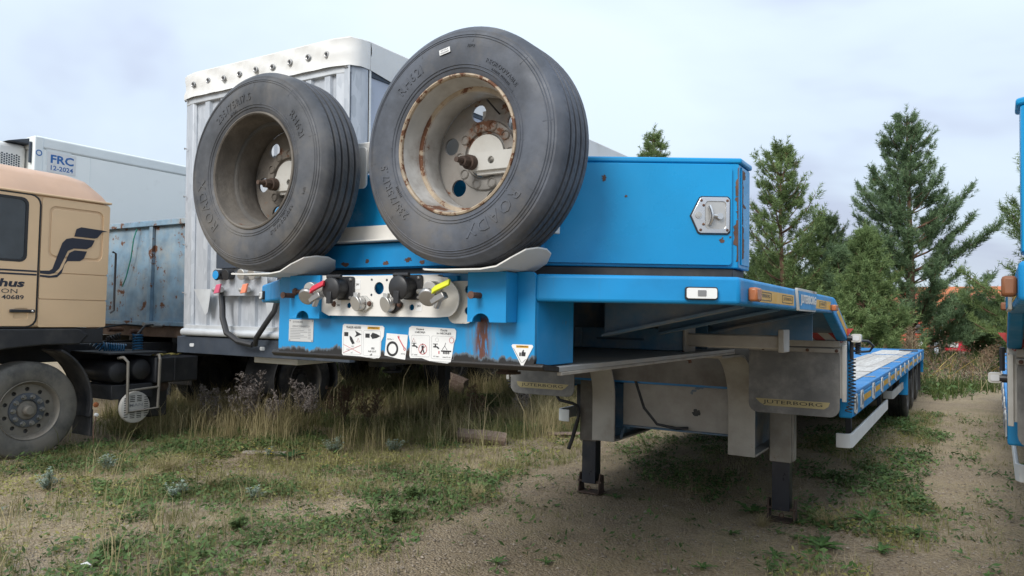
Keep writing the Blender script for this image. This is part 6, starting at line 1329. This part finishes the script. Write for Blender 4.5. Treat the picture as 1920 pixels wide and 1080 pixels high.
# ------------------------------------------------------------------ vehicles and shed glimpsed through the pines
def red_truck(x, y, rz, label, col):
    z = float(gz(x, y)); t = thing('red_truck', label, 'truck', (x, y, z), rz, 'red trucks behind the pines')
    m = paint('truck_red_%s' % col, (.42, .015, .04) if col == 'a' else (.45, .06, .03), .3, dirt=.1)
    P = lambda mb, n, mm, bv=0: mb.build(n, mm, t, bv)
    P(B().prism([(0, .95), (2.0, .95), (2.0, 2.9), (.35, 2.9), (.05, 1.9)], 'x', -1.2, 1.2), 'cab', m, .08)
    P(B().plate(rrect(-1.08, 1.08, 1.98, 2.7, .08), [], (0, .02, 0), (1, 0, 0), (0, .36, 1), .02), 'windscreen', M['window'])
    P(B().box(-1.0, 1.0, -.03, .06, 1.15, 1.55), 'grille', M['black'], .02)
    for k in range(4): P(B().box(-.96, .96, -.045, -.031, 1.19 + .09 * k, 1.21 + .09 * k), 'grille_bar', M['steel'])
    P(B().lathe([(.0001, .01), (.09, .01), (.1, 0)], (0, -.046, 1.36), (0, -1, 0), 16), 'badge', M['chrome'])
    P(B().box(-1.22, 1.22, -.1, .35, .45, .92), 'bumper', m, .06)
    for s in (1, -1):
        P(B().box(min(s * .7, s * 1.1), max(s * .7, s * 1.1), -.12, -.09, .62, .82), 'headlight', M['lens'], .02)
        P(B().box(s * 1.32 - .1, s * 1.32 + .1, .1, .2, 1.9, 2.5), 'mirror', M['black'], .02)
        road_wheel(t, 'wheel', s * 1.15, 1.3, .5, s, .5, .3, .29, M['rubber_dark'], M['rim_dark'], .06)
        road_wheel(t, 'wheel', s * 1.15, 5.0, .5, s, .5, .3, .29, M['rubber_dark'], M['rim_dark'], .12)
    P(B().box(-.5, .5, 1.8, 6.2, .7, .95), 'chassis', M['black_dusty']); return t
red_truck(2.4, 37.2, R(-8), 'crimson truck cab with black grille seen through pine branches at the right', 'a')
red_truck(-.6, 36.2, R(-8), 'orange red truck half hidden behind the large pine trunk', 'b')
def white_car(x, y, rz, label):
    z = float(gz(x, y)); t = thing('white_van', label, 'van', (x, y, z), rz)
    P = lambda mb, n, mm, bv=0: mb.build(n, mm, t, bv)
    P(B().prism([(0, .35), (4.6, .35), (4.6, 1.95), (1.5, 1.95), (.85, 1.15), (.05, 1.0)], 'x', -.9, .9), 'body', M['whitep'], .08)
    P(B().plate(rrect(-.8, .8, 1.2, 1.85, .06), [], (0, .05, 0), (1, 0, 0), (0, .75, 1), .01), 'windscreen', M['window'])
    for s in (1, -1):
        P(B().plate([(1.3, 1.2), (2.3, 1.2), (2.3, 1.75), (1.65, 1.75)], [], (s * .905, 0, 0), (0, 1, 0), TZ, .004), 'side_window', M['window'])
        road_wheel(t, 'wheel', s * .9, .9, .33, s, .33, .22, .19, M['rubber_dark'], M['rim_dark'], .05, 5); road_wheel(t, 'wheel', s * .9, 3.7, .33, s, .33, .22, .19, M['rubber_dark'], M['rim_dark'], .05, 5)
    P(B().box(-.92, .92, -.08, .15, .35, .62), 'bumper', M['black'], .04)
white_car(-1.6, 31.0, R(62), 'white van glimpsed low between the pines beyond the bed end')
def shed():
    x, y = 3.4, 46.; z = float(gz(x, y)); t = thing('orange_roof_shed', 'low shed with orange roof beyond the red trucks', 'building', (x, y, z), R(-8))
    P = lambda mb, n, mm, bv=0: mb.build(n, mm, t, bv)
    P(B().box(-5, 3.0, 0, 6, 0, 3.1), 'wall', paint('pale_shed_wall', (.36, .40, .46), .7, dirt=.2)); P(B().prism([(-.4, 3.05), (3, 4.2), (6.4, 3.05), (6.4, 2.95), (3, 4.08), (-.4, 2.95)], 'x', -5.3, 3.3), 'roof', paint('orange_roof_sheet', (.48, .14, .05), .7, dirt=.2)); P(B().box(-.6, .4, -.02, 0, 0, 2.4), 'door', M['navy'])
    P(B().box(1.8, 2.1, 2.2, 2.5, 3.6, 4.9), 'chimney', M['offwhite'])
shed()
tag(B().box(4.3, 6.5, 35.6, 41, .6, 2.9).build('blue_container', paint('deep_blue_container', (.015, .05, .25), .5), bevel=.03), 'deep blue container edge right of the crimson truck', 'container')
# brush pile of dry canes by the end of the wheel track
def brush():
    r_ = np.random.default_rng(77); t = thing('brush_pile', 'heap of dry brown stalks beside the end of the low loader bed', 'brush', (1.75, 18.6, float(gz(1.75, 18.6)) - .05)); mb = B(); yb = B(); Q = []
    for k in range(90):
        a = np.array([r_.normal(0, .7), r_.normal(0, .8), 0]); az = r_.uniform(0, 2 * PI); ti = r_.uniform(.35, 1.35); ln = r_.uniform(.4, 1.3); d = np.array([math.sin(ti) * math.cos(az), math.sin(ti) * math.sin(az), math.cos(ti) * .9]); (yb if k < 9 else mb).tube([tuple(a), tuple(a + d * ln * .5), tuple(a + d * ln + np.array([0, 0, -.08 * ln]))], [.012, .010, .004] if k < 9 else [.007, .005, .002], 4)
        for j in range(14): c = a + d * ln * r_.uniform(.3, 1) + r_.normal(0, .05, 3); u = unit(r_.normal(0, 1, 3)) * r_.uniform(.015, .04); v = unit(np.cross(u, r_.normal(0, 1, 3))) * .012; Q += [c - u, c + v, c + u, c - v]
    mb.build('stalks', ST_GREY, t); yb.build('yellow_canes', paint('yellow_cane', (.34, .25, .08), .7), t); npmesh('withered_leaves', np.array(Q), 4, LF_BROWN, t)
brush()
r_ = np.random.default_rng(90)
for k, (x, y, h, lb) in enumerate(((.25, 17.2, 1.0, 'dry pale umbel stalks behind the bed, left'), (1.0, 17.4, 1.15, 'dry pale umbel stalks at the corner of the bed'), (2.3, 20.5, .9, 'dry stalks behind the brush heap'))):
    fern_plant('dry_stalks', lb, 'weed', (x, y), h, 6, 140 + k, leafmat('pale_stalk%d' % k, (.26, .20, .12), (.36, .29, .19), trans=0), LF_BROWN, 'mugwort', 'dry stalks behind the bed')
